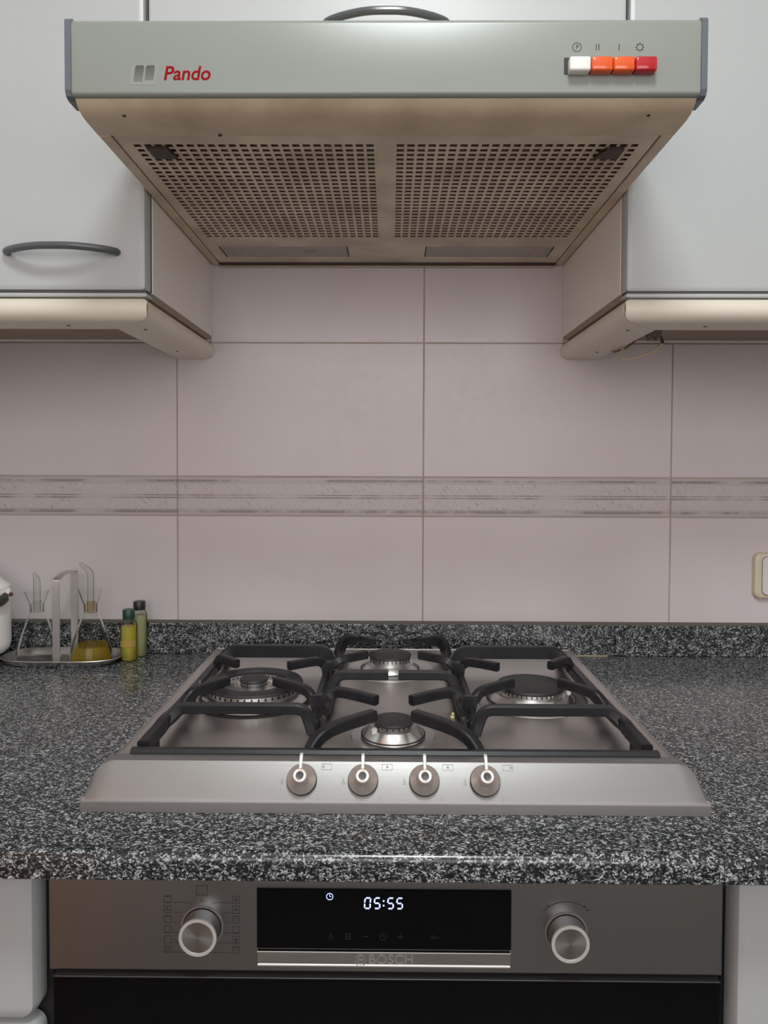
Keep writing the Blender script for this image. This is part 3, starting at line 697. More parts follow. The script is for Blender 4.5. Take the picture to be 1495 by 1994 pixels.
t, d = wall_cabinet('white wall cabinet left of the hood, dark bow handle and cream rail below', -0.2985, XL + 0.001, True, -1)
bow_handle(d, -0.4045, 1.4850, 0.0685, 0.026)
t, d = wall_cabinet('white wall cabinet right of the hood with a cable hanging under its cream rail', 0.2962, XR - 0.001, False, 1)
t = thing('wall_cabinet', 'white wall cabinet directly above the cooker hood, dark bow handle low on its door', 'cabinet', (0, 0, 0))
obj('carcass', box(-0.2980, 0.2957, -0.304, -0.001, 1.655, 2.16), M_CARCASS, t)
d = obj('door', front_panel(-0.2958, 0.2940, 1.657, 2.155, DY, 0.0195, 0.004, 0.004), M_WHITE, t, True)
bow_handle(d, -0.0015, 1.7635, 0.074, 0.026)
obj('edge_strip', box(-0.2979, -0.2962, DY + 0.003, -0.304, 1.66, 2.15), M_DARKLINE, t)
obj('edge_strip', box(0.2944, 0.2956, DY + 0.003, -0.304, 1.66, 2.15), M_DARKLINE, t)

# cable hanging below the right cabinet
t = thing('cable', 'cream cable loop with grey connector hanging under the right wall cabinet', 'cable', (0, 0, 0))
def rp(px, py, y): d_ = (y + 1.226) / 1400; return ((px - 760) * d_ + 0.0055, y, 1.2215 - (py - 905) * d_ + (px - 760) * d_ * 0.004)
pts = spline([rp(1185, 687, -0.10), rp(1207, 684, -0.115), rp(1222, 676, -0.13), rp(1213, 673, -0.135), rp(1206, 688, -0.14), rp(1209, 700, -0.145), rp(1222, 701, -0.15), rp(1245, 695, -0.155), rp(1270, 683, -0.16), rp(1284, 671, -0.16)], 6)
obj('wire', sweep(pts, circ(0.0016, 8)), mat('cable_cream', (0.52, 0.42, 0.29), 0.45), t, True)
pts = spline([rp(1190, 688, -0.12), rp(1215, 679, -0.13), rp(1237, 662, -0.15), rp(1256, 651, -0.16)], 5)
obj('wire', sweep(pts, circ(0.0014, 8)), mat('cable_brown', (0.16, 0.09, 0.06), 0.5), t, True)
pts = spline([rp(1279, 652, -0.16), rp(1281, 660, -0.16), rp(1285, 671, -0.16)], 4)
obj('black_sleeve', sweep(pts, circ(0.0026, 8)), M_RUBBER, t, True)
q0 = rp(1267, 655, -0.16)
bm = bmesh.new(); add_box(bm, q0[0] - 0.010, q0[0] + 0.010, q0[1] - 0.007, q0[1] + 0.007, q0[2] - 0.004, 1.4284, 0.0012, 1)
add_box(bm, q0[0] - 0.0085, q0[0] - 0.0015, q0[1] - 0.0075, q0[1] + 0.006, q0[2] - 0.0085, q0[2] - 0.003, 0.001, 1); add_box(bm, q0[0] + 0.001, q0[0] + 0.008, q0[1] - 0.0075, q0[1] + 0.006, q0[2] - 0.0085, q0[2] - 0.003, 0.001, 1)
obj('connector_block', bm, mat('connector_grey', (0.20, 0.165, 0.145), 0.5), t)

# ------------------------------------------------------------------ gas hob
HX, PL = 0.0105, 0.918
hb = thing('gas_hob', 'stainless steel four-burner gas hob with front control panel on the countertop', 'hob', (HX, 0, 0.9))
def HB(bm): bmesh.ops.translate(bm, verts=bm.verts, vec=(0, 0, -0.9)); return bm
# tray-like plate with a rim
bm = bmesh.new()
rim = [(0.290, 0.9003), (0.2898, 0.9185), (0.2892, 0.9194), (0.2884, 0.9195), (0.2870, PL)]
yb0, yf0 = -0.052, -0.540
rings = []
for hx, z in rim:
    dy = 0.290 - hx
    rings.append([bm.verts.new((sx_ * hx, yy, z)) for sx_, yy in ((-1, yf0), (1, yf0), (1, yb0 - dy), (-1, yb0 - dy))])
for a, b in zip(rings, rings[1:]):
    for i in range(4): bm.faces.new((a[i], a[(i + 1) % 4], b[(i + 1) % 4], b[i]))
bm.faces.new(rings[-1])
obj('plate', HB(bm), M_STEELPLATE, hb)
# front panel: lofted section, ends rolled off
sec = [(-0.526, 0.9003), (-0.526, 0.9352), (-0.5490, 0.9404), (-0.5525, 0.9401), (-0.5545, 0.9382), (-0.5715, 0.9140), (-0.5735, 0.9108), (-0.5738, 0.9090), (-0.5738, 0.9003)]
bm = bmesh.new(); rings = []
ends = [(0.2900, 0.22), (0.2898, 0.32), (0.2885, 0.47), (0.2855, 0.64), (0.2815, 0.79), (0.2765, 0.91), (0.2715, 0.975), (0.266, 1.0)]
stations = [(-x_, k) for x_, k in ends] + [(x_, k) for x_, k in reversed(ends)]
for x_, k in stations:
    rings.append([bm.verts.new((x_, -0.5738 + (y2 + 0.5738) * (1 if k > 0.99 else 1), 0.9003 + min(z2 - 0.9003, k * 0.0410))) for y2, z2 in sec])
for a, b in zip(rings, rings[1:]):
    for i in range(len(sec)): bm.faces.new((a[i], a[(i + 1) % len(sec)], b[(i + 1) % len(sec)], b[i]))
bm.faces.new(rings[0]); bm.faces.new(rings[-1])
cp = obj('control_panel', HB(bm), M_STEEL, hb, True)
obj('front_trim', HB(sweep([(-0.2615, -0.5195, 0.9323), (0.2615, -0.5195, 0.9323)], rrect(0.012, 0.013, 0.003), side=(0, 1, 0))), M_IRON, hb, True)
# knob axis and in-panel directions
n_ = Vector((0, -(0.9382 - 0.9140), (-0.5545 + 0.5715))).normalized()       # panel normal (towards the cook, upwards)
v_ = Vector((0, -0.5545 + 0.5715, 0.9382 - 0.9140)).normalized()            # up the panel
pc = Vector((0, (-0.5545 - 0.5715) / 2, (0.9382 + 0.9140) / 2 - 0.9))
for i, kx in enumerate((-0.0865, -0.0293, 0.0277, 0.0842)):
    base = pc + Vector((kx, 0, 0)) + v_ * 0.0005
    rm = Matrix((Vector((1, 0, 0)), v_, n_)).transposed().to_4x4(); rm.translation = base
    def put(name, bm_, m_, par, sm=True):
        o_ = obj(name, bm_, m_, par, sm)
        if par is hb: o_.matrix_local = rm @ Matrix.Scale(0.92, 4)
        return o_
    k = put('knob', lathe([(0.0148, 0.002), (0.0148, 0.0055), (0.0142, 0.0063), (0.0090, 0.0112), (0.0078, 0.0135), (0.0072, 0.0220), (0.0062, 0.0232), (0.0040, 0.0232), (0.0038, 0.0225)], 40), M_KNOB, hb)
    put('knob_ring', lathe([(0, 0.0001), (0.0152, 0.0001), (0.0154, 0.0035), (0.0150, 0.0052), (0.0145, 0.0056)], 40), M_RUBBER, k)
    put('knob_eye', lathe([(0, 0.0221), (0.0018, 0.0221), (0.0019, 0.0226), (0.0041, 0.0228)], 24), mat('knob_eye', (0.05, 0.05, 0.055), 0.4) if i == 0 else bpy.data.materials['knob_eye'], k)
    put('lever', sweep(spline([(0, 0.0050, 0.0195), (0, 0.0120, 0.0195), (0, 0.0190, 0.0185), (0, 0.0218, 0.0168)], 4), rrect(0.0034, 0.0030, 0.0008), side=(1, 0, 0)), M_KNOBRIM, k)
    # printed marks beside the knob
    Q = Print(base + Vector((0, 0, 0)), (1, 0, 0), v_); Q.n = n_
    bx = 0.0225; Q.rect(bx - 0.0048, 0.0095, bx + 0.0048, 0.0148, 0.0004); Q.disc(bx + (-0.003, 0.0, 0.0, 0.003)[i], 0.0124, 0.0011)
    Q.poly([(-0.0200, -0.0030), (-0.0185, 0.0020), (-0.0170, -0.0030)], 0.0004, True); Q.line(-0.0185, -0.003, -0.0185, 0.0, 0.0003)
    Q.poly([(0.0150, -0.0165), (0.0160, -0.0130), (0.0170, -0.0165)], 0.0003, True)
    Q.done('printed_marks', M_FAINT, hb, 'stuff')
# burners -------------------------------------------------------------
def zsh(bm): return HB(bm)
def burner(name_lbl, cx_, cy_, kind):
    at = (cx_, cy_, 0)
    LZ = lambda prof, seg=56: zsh(lathe([(r, z) for r, z in prof], seg, at))
    def ring_ports(r, z, n, w_, h_, depth=0.0012, a_skip=None):
        bm = bmesh.new()
        for k in range(n):
            a = 2 * PI * k / n
            b = box(-w_ / 2, w_ / 2, -depth, depth * 0.4, -h_ / 2, h_ / 2); b.transform(Matrix.Translation((cx_ + r * math.cos(a), cy_ + r * math.sin(a), z)) @ Matrix.Rotation(a - PI / 2, 4, 'Z') )
            me_ = bpy.data.meshes.new('tmp'); b.to_mesh(me_); b.free(); bm.from_mesh(me_); bpy.data.meshes.remove(me_)
        return zsh(bm)
    def igniter(ang, r, z):
        x_, y2 = cx_ + r * math.cos(ang), cy_ + r * math.sin(ang)
        o = obj('igniter', zsh(lathe([(0, z), (0.0032, z), (0.0034, z + 0.006), (0.0022, z + 0.0075), (0, z + 0.0075)], 12, (x_, y2, 0))), M_CERAMIC, root, True)
        obj('spark_pin', zsh(lathe([(0, z + 0.007), (0.0008, z + 0.007), (0.0008, z + 0.017), (0, z + 0.0172)], 8, (x_, y2, 0))), M_CHROME, root)
    if kind == 'wok':
        root = obj('burner', LZ([(0.0700, PL + 0.0008), (0.0725, 0.9192), (0.0728, 0.9202), (0.0690, 0.9235), (0.0620, 0.9265), (0.0580, 0.9270), (0.0580, 0.9295), (0.044, 0.9295), (0.040, 0.9282), (0.022, 0.9295), (0.0165, 0.9305), (0.0165, 0.940), (0, 0.940)]), M_ALU, hb, True)
        obj('gap_ring', LZ([(0.0695, PL + 0.0002), (0.0695, PL + 0.0005), (0.0790, PL + 0.0005), (0.0800, PL + 0.0002)]), M_BLACKGAP, root)  # flat black ring paints in the dark recess below the flange
        obj('flame_ring', LZ([(0.0595, 0.9290), (0.0600, 0.9358), (0.0440, 0.9358), (0.0432, 0.9290)]), M_ALU, root, True)
        obj('flame_ports', ring_ports(0.0600, 0.9325, 44, 0.0020, 0.0034), M_BLACKGAP, root)['kind'] = 'stuff'
        obj('inner_ports', ring_ports(0.0434, 0.9330, 44, 0.0016, 0.0018), M_BLACKGAP, root)['kind'] = 'stuff'
        obj('ring_cap', LZ([(0.0600, 0.9358), (0.0628, 0.9362), (0.0636, 0.9376), (0.0624, 0.9398), (0.0545, 0.9410), (0.0445, 0.9405), (0.0427, 0.9386), (0.0432, 0.9358)]), M_CAPBLK, root, True)
        obj('centre_ports', ring_ports(0.0168, 0.9362, 26, 0.0013, 0.0016), M_BLACKGAP, root)['kind'] = 'stuff'
        obj('centre_cap', LZ([(0.0160, 0.9401), (0.0182, 0.9405), (0.0185, 0.9422), (0.0170, 0.9442), (0.009, 0.9452), (0, 0.9454)]), M_CAPBLK, root, True)
        for a in (-2.2, -0.35, 1.6):
            b = bmesh.new(); pts = [(cx_ + rr * math.cos(a + da), cy_ + rr * math.sin(a + da)) for rr, da in ((0.024, -0.16), (0.039, -0.22), (0.039, 0.22), (0.024, 0.16))]
            obj('air_opening', zsh(add_prism(b, pts, 'z', 0.9270, 0.9300)), M_BLACKGAP, root)
        igniter(PI + 0.25, 0.068, 0.9275)
    elif kind == 'large':
        root = obj('burner', LZ([(0.0740, PL), (0.0725, PL + 0.0012), (0.0700, PL + 0.0012), (0.0685, PL + 0.0004), (0.060, PL + 0.0004), (0.0575, 0.9190), (0.0560, 0.9212), (0.0480, 0.9285), (0.0440, 0.9260), (0.0405, 0.9268), (0.0400, 0.9335), (0, 0.9335)]), M_ALU, hb, True)
        obj('flame_ports', ring_ports(0.0402, 0.9315, 40, 0.0013, 0.0036), M_BLACKGAP, root)['kind'] = 'stuff'
        obj('gap_ring', LZ([(0.0562, 0.9200), (0.0578, 0.9200), (0.0578, 0.9212), (0.0562, 0.9212)]), M_BLACKGAP, root)
        obj('burner_cap', LZ([(0.0400, 0.9336), (0.0430, 0.9340), (0.0438, 0.9358), (0.0425, 0.9380), (0.034, 0.9394), (0.018, 0.9400), (0, 0.9402)]), M_CAPBLK, root, True)
        igniter(-0.25, 0.0475, 0.928)
    elif kind == 'small':
        root = obj('burner', LZ([(0.0480, PL), (0.0470, PL + 0.001), (0.0445, PL + 0.001), (0.0435, PL + 0.0003), (0.036, PL + 0.0003), (0.0352, 0.9195), (0.0348, 0.9212), (0.0270, 0.9285), (0.0225, 0.9247), (0.0208, 0.9255), (0.0206, 0.9323), (0, 0.9323)]), M_ALU, hb, True)
        obj('flame_ports', ring_ports(0.0207, 0.9307, 20, 0.0014, 0.0022), M_BLACKGAP, root)['kind'] = 'stuff'
        obj('gap_ring', LZ([(0.0350, 0.9197), (0.0362, 0.9197), (0.0362, 0.9208), (0.0350, 0.9208)]), M_BLACKGAP, root)
        obj('burner_cap', LZ([(0.0205, 0.9324), (0.0228, 0.9328), (0.0236, 0.9343), (0.0226, 0.9361), (0.016, 0.9373), (0, 0.9379)]), M_CAPBLK, root, True)
        igniter(-2.45, 0.0270, 0.925)
    else:  # medium
        root = obj('burner', LZ([(0.0660, PL), (0.0650, PL + 0.001), (0.0620, PL + 0.001), (0.0610, PL + 0.0003), (0.048, PL + 0.0003), (0.0470, PL + 0.0012), (0.044, PL + 0.0012), (0.043, 0.9190), (0.0420, 0.9210), (0.0340, 0.9280), (0.0310, 0.9280), (0.0296, 0.9295), (0.0292, 0.9373), (0, 0.9373)]), M_ALU, hb, True)
        obj('flame_ports', ring_ports(0.0293, 0.9351, 30, 0.0012, 0.0042), M_BLACKGAP, root)['kind'] = 'stuff'
        obj('gap_ring', LZ([(0.0422, 0.9198), (0.0436, 0.9198), (0.0436, 0.9210), (0.0422, 0.9210)]), M_BLACKGAP, root)
        obj('burner_cap', LZ([(0.0290, 0.9374), (0.0312, 0.9378), (0.0318, 0.9393), (0.0308, 0.9411), (0.022, 0.9425), (0, 0.9431)]), M_CAPBLK, root, True)
        igniter(2.6, 0.034, 0.925)
    return root
burner('', -0.1815, -0.2995, 'wok')
burner('', 0.1785, -0.2975, 'large')
burner('', -0.0008, -0.4265, 'small')
burner('', -0.0045, -0.166, 'medium')

# ------------------------------------------------------------------ pan supports (lift off the hob)
GT = 0.9555
SEC = rrect(0.0105, 0.0115, 0.0025)
def bar(name, pts, parent, side, w_=0.0105, h_=0.0115, n=5, sharp=False, scales=None):
    P_ = spline(pts, n) if not sharp else [Vector(q) for q in pts]
    zc = h_ / 2
    P_ = [Vector((q.x, q.y, q.z - zc - PL)) for q in P_]
    sc_ = None
    if scales: sc_ = [scales[0] + (scales[1] - scales[0]) * i / (len(P_) - 1) for i in range(len(P_))]
    return obj(name, sweep(P_, rrect(w_, h_, 0.0017), side=side, scales=sc_), M_IRON, parent, True)
def outer_support(label, s):
    """s=-1 left, +1 right"""
    t = thing('pan_support', label, 'pan support', (HX, 0, PL), 'cast iron pan supports')
    X = lambda v: s * v
    # crossbars, front and rear, whose ends bend down
    for yy, h_ in ((-0.4335, 0.0115), (-0.1730, 0.0185)):
        bar('crossbar', [(X(-0.0900), yy - 0.004, 0.9290), (X(-0.0945), yy - 0.001, 0.9410), (X(-0.0990), yy, 0.9510), (X(-0.1060), yy, GT - 0.0006), (X(-0.1150), yy, GT), (X(-0.1600), yy, GT), (X(-0.2200), yy, GT), (X(-0.2350), yy, GT - 0.0006), (X(-0.2430), yy - 0.002, 0.9510), (X(-0.2510), yy - 0.006, 0.9420)], t, (0, 1, 0), 0.0105, h_, 4)
    # outer side rail: low, running from the front strip to the back
    bar('side_rail', [(X(-0.2550), -0.506, 0.9405), (X(-0.2545), -0.480, 0.9415), (X(-0.2530), -0.462, 0.9430), (X(-0.2520), -0.443, 0.9450), (X(-0.2520), -0.405, 0.9420), (X(-0.2530), -0.300, 0.9400), (X(-0.2530), -0.190, 0.9400), (X(-0.2540), -0.135, 0.9390)], t, (1, 0, 0), 0.0120, 0.0140, 4)
    bar('side_rail', [(X(-0.0905), -0.436, 0.9300), (X(-0.0920), -0.410, 0.9330), (X(-0.0930), -0.350, 0.9350), (X(-0.0930), -0.230, 0.9350), (X(-0.0930), -0.160, 0.9330)], t, (1, 0, 0), 0.0080, 0.0100, 4)
    for yy in (-0.3730, -0.2310):   # webbed posts the inner fingers grow from
        pz = [(X(-0.1010), 0.9465), (X(-0.0830), 0.9465), (X(-0.0835), 0.9380), (X(-0.0860), 0.9200), (X(-0.0965), 0.9200), (X(-0.0995), 0.9380)]
        b = prism(pz, 'y', yy - 0.0065, yy + 0.0065); bmesh.ops.translate(b, verts=b.verts, vec=(0, 0, -PL)); obj('post', b, M_IRON, t)
    # four fingers pointing at the burner
    for base, knee, tip in (((X(-0.2500), -0.3850, 0.940), (X(-0.2420), -0.3790, 0.9530), (X(-0.2080), -0.3320, GT)),
                            ((X(-0.2510), -0.2150, 0.938), (X(-0.2440), -0.2230, 0.9530), (X(-0.2130), -0.2560, GT)),
                            ((X(-0.0835), -0.3740, 0.9475), (X(-0.0960), -0.3735, 0.9475), (X(-0.1480), -0.3330, GT)),
                            ((X(-0.0835), -0.2300, 0.9475), (X(-0.0960), -0.2305, 0.9475), (X(-0.1410), -0.2640, GT))):
        d = Vector(tip) - Vector(base); sd = Vector((-d.y, d.x, 0)).normalized()
        inner = abs(base[0]) < 0.15
        k2 = Vector(knee) + (Vector(tip) - Vector(knee)) * (0.22 if inner else 0.3); k2.z = GT - (0.0008 if inner else 0)
        bar('finger', [base, knee, tuple(k2), tip], t, sd, 0.0100, 0.0115, 5)
    for fx, fy in ((-0.2550, -0.470), (-0.0900, -0.428), (-0.2540, -0.140), (-0.0930, -0.165)):
        obj('rubber_foot', lathe([(0, 0.0001), (0.0050, 0.0001), (0.0054, 0.004), (0.0048, 0.015), (0, 0.015)], 14, (X(fx), fy, 0)), M_RUBBER, t, True)
    return t
outer_support('left cast iron pan support over the double-ring wok burner', -1) if False else outer_support('left cast iron pan support over the double-ring wok burner', 1)
outer_support('right cast iron pan support over the large flat-capped burner', -1)
t = thing('pan_support', 'middle cast iron pan support over the two smaller burners', 'pan support', (HX, 0, PL), 'cast iron pan supports')
for s in (-1, 1):
    X = lambda v: s * v
    bar('side_rail', [(X(0.0800), -0.385, 0.9330), (X(0.0790), -0.350, 0.9340), (X(0.0790), -0.230, 0.9340), (X(0.0800), -0.110, 0.9330)], t, (1, 0, 0), 0.0080, 0.0090, 4)
    bar('crossbar', [(X(0.0840), -0.330, 0.9330), (X(0.0800), -0.316, 0.9430), (X(0.0735), -0.306, 0.9520), (X(0.0630), -0.304, GT), (X(0.0400), -0.303, GT), (X(0.0065), -0.303, GT)], t, (0, 1, 0), 0.0105, 0.0115, 4)
    # front fingers, long legs down to the front strip
    d = Vector((-0.06, 0.06, 0))
    bar('front_finger', [(X(0.0865), -0.511, 0.9330), (X(0.0820), -0.507, 0.9430), (X(0.0740), -0.501, 0.9515), (X(0.0580), -0.486, GT), (X(0.0220), -0.4520, GT)], t, Vector((s * 0.7, 0.75, 0)), 0.0115, 0.0125, 5)
    bar('finger', [(X(0.0830), -0.3725, 0.9470), (X(0.0760), -0.372, 0.9530), (X(0.0600), -0.376, GT), (X(0.0200), -0.4040, GT)], t, Vector((s * 0.6, 0.8, 0)), 0.0100, 0.0115, 5)
    bar('finger', [(X(0.0830), -0.232, 0.9470), (X(0.0760), -0.231, 0.9530), (X(0.0640), -0.224, GT), (X(0.0380), -0.2040, GT)], t, Vector((-s * 0.6, 0.8, 0)), 0.0100, 0.0115, 5)
    bar('rear_finger', [(X(0.0860), -0.088, 0.9260), (X(0.0820), -0.092, 0.9400), (X(0.0755), -0.098, 0.9515), (X(0.0660), -0.106, GT), (X(0.0340), -0.1340, GT)], t, Vector((s * 0.6, 0.8, 0)), 0.0120, 0.0150, 5)
    for fy in (-0.420, -0.130):
        obj('rubber_foot', lathe([(0, 0.0001), (0.0050, 0.0001), (0.0052, 0.004), (0.0046, 0.015), (0, 0.015)], 14, (X(0.0805), fy, 0)), M_RUBBER, t, True)

# wire stand for small pots, on the rear burner's fingers
t = thing('wire_trivet', 'thin black wire trivet for small pots resting over the rear middle burner', 'trivet', (HX - 0.004, -0.150, GT))
pts = []
for k in range(120):
    a = 2 * PI * k / 120; c4 = abs(math.cos(2 * (a - PI / 4))) ** 1.1
    r = 0.017 + 0.046 * c4
    pts.append((r * math.cos(a), r * math.sin(a) * 0.92, 0.0016 + 0.002 * c4))
obj('wire_star', sweep(pts, circ(0.0012, 6), closed=True), M_IRON, t, True)
obj('wire_hoop', sweep([(0.043 * math.cos(math.radians(a)), -0.012 + 0.030 * math.sin(math.radians(a)), 0.0034) for a in range(195, 346, 6)], circ(0.0012, 6)), M_IRON, t, True)
for a in (45, 135, 225, 315):
    c_, s_ = math.cos(math.radians(a)), math.sin(math.radians(a))
    obj('wire_arm', sweep([(0.030 * c_, 0.030 * s_, 0.0046), (0.048 * c_, 0.046 * s_, 0.0050), (0.056 * c_, 0.052 * s_, 0.0026)], circ(0.0012, 6)), M_IRON, t, True)

# food crumb on the plate
tag(obj('food_crumb', add_lathe(lathe([(0, 0), (0.0025, 0.0006), (0.0023, 0.003), (0, 0.0038)], 8), [(0, 0.0036), (0.0018, 0.0042), (0.0016, 0.0065), (0, 0.007)], 8, (0.0006, 0.001, 0)), mat('crumb', (0.72, 0.62, 0.30), 0.6), None, True, (HX + 0.0706, -0.372, PL)), 'tiny pale yellow food crumb on the hob plate beside the middle pan support', 'crumb')

# ------------------------------------------------------------------ cruet set
TX, TY = -0.5235, -0.0685
t = thing('cruet_tray', 'oval stainless steel tray with upright strap handle holding two glass cruets', 'tray', (TX, TY, 0.9))
bm = lathe([(0, 0.0006), (0.84, 0.0006), (0.90, 0.004), (0.97, 0.0105), (1.0, 0.0118), (1.005, 0.0108), (0.975, 0.0090), (0.905, 0.0028), (0.85, 0.0002), (0, 0.0002)], 72, (0, 0, 0), 0.0960, 0.0465)
for v in bm.verts:      # oblong rather than elliptical outline
    u_, w_ = v.co.x / 0.0960, v.co.y / 0.0465; r2 = math.hypot(u_, w_)
    if r2 > 1e-6:
        c_, s_ = abs(u_) / r2, abs(w_) / r2; k = (c_ ** 3.2 + s_ ** 3.2) ** (-1 / 3.2); v.co.x *= k; v.co.y *= k
obj('tray_dish', bm, M_TRAY, t, True)
pts = spline([(0.003, -0.0350, 0.0010), (0.003, -0.0345, 0.06), (0.003, -0.0345, 0.128), (0.003, -0.0335, 0.1355), (0.003, -0.0290, 0.1400), (0.003, 0.000, 0.1450), (0.003, 0.0275, 0.1440), (0.003, 0.0310, 0.1400), (0.003, 0.0315, 0.132), (0.003, 0.0315, 0.06), (0.003, 0.0315, 0.0010)], 4)
obj('strap_handle', sweep(pts, rrect(0.0120, 0.0016, 0.0004), side=(1, 0, 0)), M_TRAY, t, True)
def cruet(label, x_, oil, spout_turn, dz):
    c_ = thing('glass_cruet', label, 'cruet', (x_, TY, 0.9009), 'glass cruets on the steel tray')
    out = [(0, 0), (0.0340, 0), (0.0352, 0.0015), (0.0350, 0.0040), (0.0312, 0.0200), (0.0232, 0.0480), (0.0156, 0.0690), (0.0118, 0.0760), (0.0112, 0.0830), (0.0114, 0.0930), (0.0128, 0.0970), (0.0175, 0.1090), (0.0214, 0.1200 + dz)]
    inn = [(r - 0.0011, z + (0.0016 if z < 0.001 else 0.0002)) for r, z in reversed(out) if r > 0.002]
    inn = [(r, max(z, 0.0018)) for r, z in inn]
    obj('flask', lathe(out, 48), M_GLASS, c_, True)
    st = spline([(0, 0, 0.080), (0, 0, 0.110), (0, 0, 0.138 + dz * 3), (-0.003 * spout_turn, 0, 0.147 + dz * 3.4), (-0.011 * spout_turn, 0, 0.154 + dz * 3.6), (-0.018 * spout_turn, 0.0, 0.1605 + dz * 4)], 5)
    n = len(st); sc_ = [1.0 if i < n * 0.5 else max(0.3, 1.0 - 0.75 * (i - n * 0.5) / (n * 0.5)) for i in range(n)]
    obj('spout', sweep(st, circ(0.0052, 14), side=(0, 1, 0), scales=sc_), M_GLASSTUBE, c_, True)
    obj('stopper', lathe([(0, 0.079), (0.0085, 0.079), (0.0098, 0.0800), (0.0100, 0.0930), (0.0062, 0.0970), (0, 0.0970)], 32), M_STOP if oil else M_GLASSTUBE, c_, True)
    if oil:
        obj('oil', lathe([(0, 0.00185), (0.0338, 0.0020), (0.0338, 0.0045), (0.0302, 0.0200), (0.0282, 0.0265), (0, 0.0265)], 48), M_OIL, c_, True)
    return c_
M_GLASSTUBE = glass_mat('tube_glass', (0.92, 0.93, 0.91))
M_STOP = glass_mat('oily_stopper', (0.88, 0.80, 0.66))
cruet('empty clear glass cruet standing left of the tray handle', -0.5675, False, 0.25, -0.004)
cruet('glass cruet with olive oil at its bottom, bent spout, right of the tray handle', -0.4800, True, 1.0, 0.0)

# ------------------------------------------------------------------ two small bottles
def bottle(label, x_, y2, r, hb_, hn, hc, rc, liquid, lvl, capm, square=False):
    b_ = thing('small_bottle', label, 'bottle', (x_, y2, 0.9002), 'small bottles by the upstand')
    out = [(0, 0), (r - 0.001, 0), (r, 0.0015), (r, hb_), (r - 0.0015, hb_ + 0.004), (rc * 0.80, hb_ + 0.010), (rc * 0.78, hn)]
    inn = [(max(rr - 0.0011, 0.001), z if z > 0.002 else 0.0022) for rr, z in reversed(out) if rr > 0]
    obj('bottle_glass', lathe(out, 28), M_GLASSTHIN, b_, True)
    obj('contents', lathe([(0, 0.0023), (r - 0.0009, 0.0024), (r - 0.0009, lvl), (0, lvl)], 28), liquid, b_, True)
    bm = lathe([(0, hn - 0.010), (rc, hn - 0.010), (rc * 1.02, hn - 0.009), (rc * 1.02, hn + hc - 0.011), (rc * 0.95, hn + hc - 0.010), (0, hn + hc - 0.010)], 28)
    obj('screw_cap', bm, capm, b_, True)
    return b_
b1 = bottle('small bottle of yellow oil with a dark green cap, in front of the black-capped one', -0.4215, -0.0595, 0.0133, 0.0585, 0.078, 0.0155, 0.0095, M_OIL2, 0.0560, mat('green_cap', (0.008, 0.045, 0.024), 0.35))
bm = bmesh.new(); n = 12; r = 0.01345
A = [[bm.verts.new((r * math.cos(a), r * math.sin(a), z)) for a in [math.radians(-150 + 130 * i / n) for i in range(n + 1)]] for z in (0.024, 0.034)]
for i in range(n): bm.faces.new((A[0][i], A[0][i + 1], A[1][i + 1], A[1][i]))
obj('paper_label', bm, mat('label_amber', (0.38, 0.24, 0.05), 0.5), b1)
bottle('small bottle of pale vinegar with a black cap, behind the green-capped one', -0.4130, -0.0335, 0.0122, 0.0700, 0.088, 0.0140, 0.0096, M_OIL3, 0.0690, mat('black_cap', (0.015, 0.015, 0.015), 0.35))

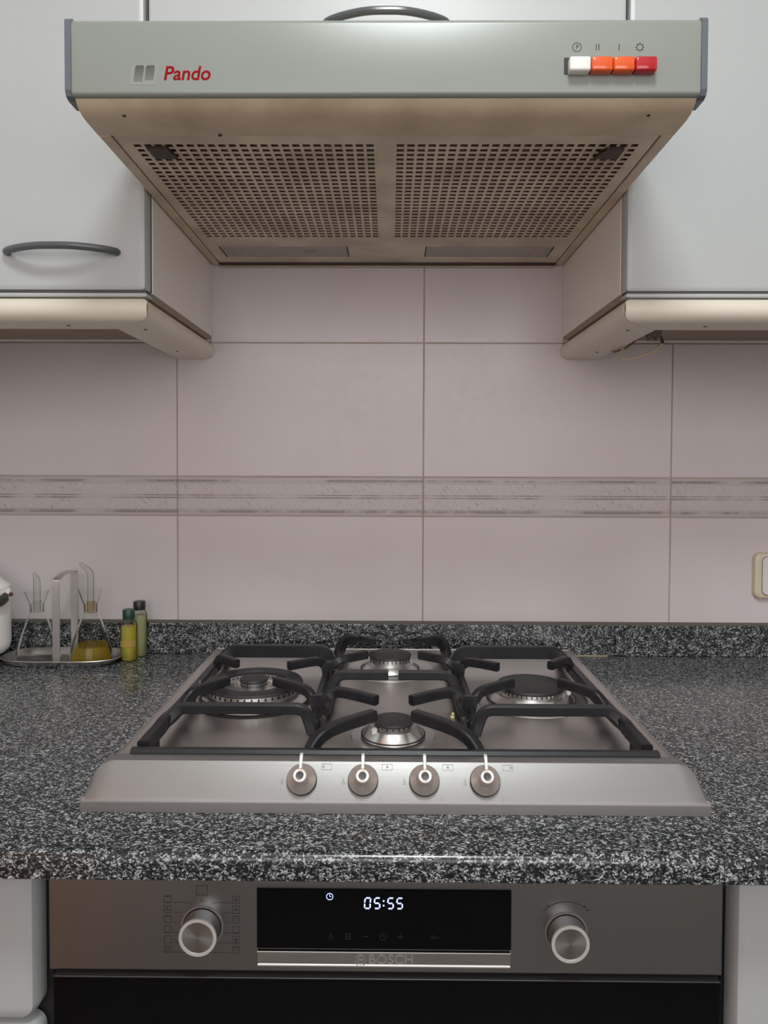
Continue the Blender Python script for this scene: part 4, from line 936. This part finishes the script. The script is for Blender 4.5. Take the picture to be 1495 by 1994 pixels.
# ------------------------------------------------------------------ white kettle at the left edge
t = thing('kettle', 'white kettle with a dark grip and red pivot, beside the cruet tray', 'kettle', (-0.6640, -0.095, 0.9))
obj('kettle_body', lathe([(0, 0.0003), (0.039, 0.0003), (0.0400, 0.003), (0.0405, 0.0140), (0.0520, 0.0190), (0.0590, 0.0270), (0.0608, 0.0360), (0.0600, 0.125), (0.0570, 0.1275), (0.046, 0.1375), (0.036, 0.152), (0.030, 0.158), (0, 0.160)], 48), M_CERAMIC, t, True)
obj('lid_knob', lathe([(0, 0.158), (0.008, 0.160), (0.006, 0.166), (0.011, 0.172), (0.009, 0.179), (0, 0.181)], 20), M_RUBBER, t, True)
ka = math.radians(-30)
def kp(r, a, z): return (r * math.cos(math.radians(a)), r * math.sin(math.radians(a)), z)
obj('handle_bracket', sweep([kp(0.0600, 10, 0.1160), kp(0.0640, 0, 0.1140), kp(0.0650, -12, 0.1090)], rrect(0.006, 0.013, 0.002)), M_CERAMIC, t, True)
obj('grip', sweep(spline([kp(0.0660, -9, 0.1110), kp(0.0690, -22, 0.1070), kp(0.0700, -45, 0.1030), kp(0.0690, -80, 0.1030), kp(0.0660, -110, 0.1080)], 6), rrect(0.009, 0.016, 0.003)), mat('grip_brown', (0.05, 0.045, 0.04), 0.4), t, True)
bm = lathe([(0, 0.004), (0.0030, 0.004), (0.0032, 0), (0, 0)], 14); bm.transform(Matrix.Translation(kp(0.0665, -1, 0.1140)) @ Matrix.Rotation(math.radians(89), 4, 'Z') @ Matrix.Rotation(PI / 2, 4, 'X'))
obj('pivot_pin', bm, mat('pivot_red', (0.14, 0.03, 0.02), 0.4), t, True)

# ------------------------------------------------------------------ wall switch at the right edge
t = thing('wall_switch', 'cream wall switch with white rocker on the tiles by the right edge', 'switch', (0.6625, 0.0, 1.0355))
def plate(w_, h_, r, y0, y1, m_, e, name, par):
    return obj(name, front_panel(-w_ / 2, w_ / 2, -h_ / 2, h_ / 2, y1, y0 - y1, r, e), m_, par, True)
fr = plate(0.081, 0.079, 0.012, -0.0002, -0.010, mat('switch_cream', (0.60, 0.52, 0.39), 0.35), 0.006, 'switch_frame', t)
plate(0.0575, 0.0660, 0.009, -0.0095, -0.0102, M_BLACKGAP, 0.0003, 'rocker_gap', t)
plate(0.0560, 0.0645, 0.0085, -0.0100, -0.0120, mat('rocker_white', (0.66, 0.61, 0.60), 0.3), 0.0015, 'rocker', t)
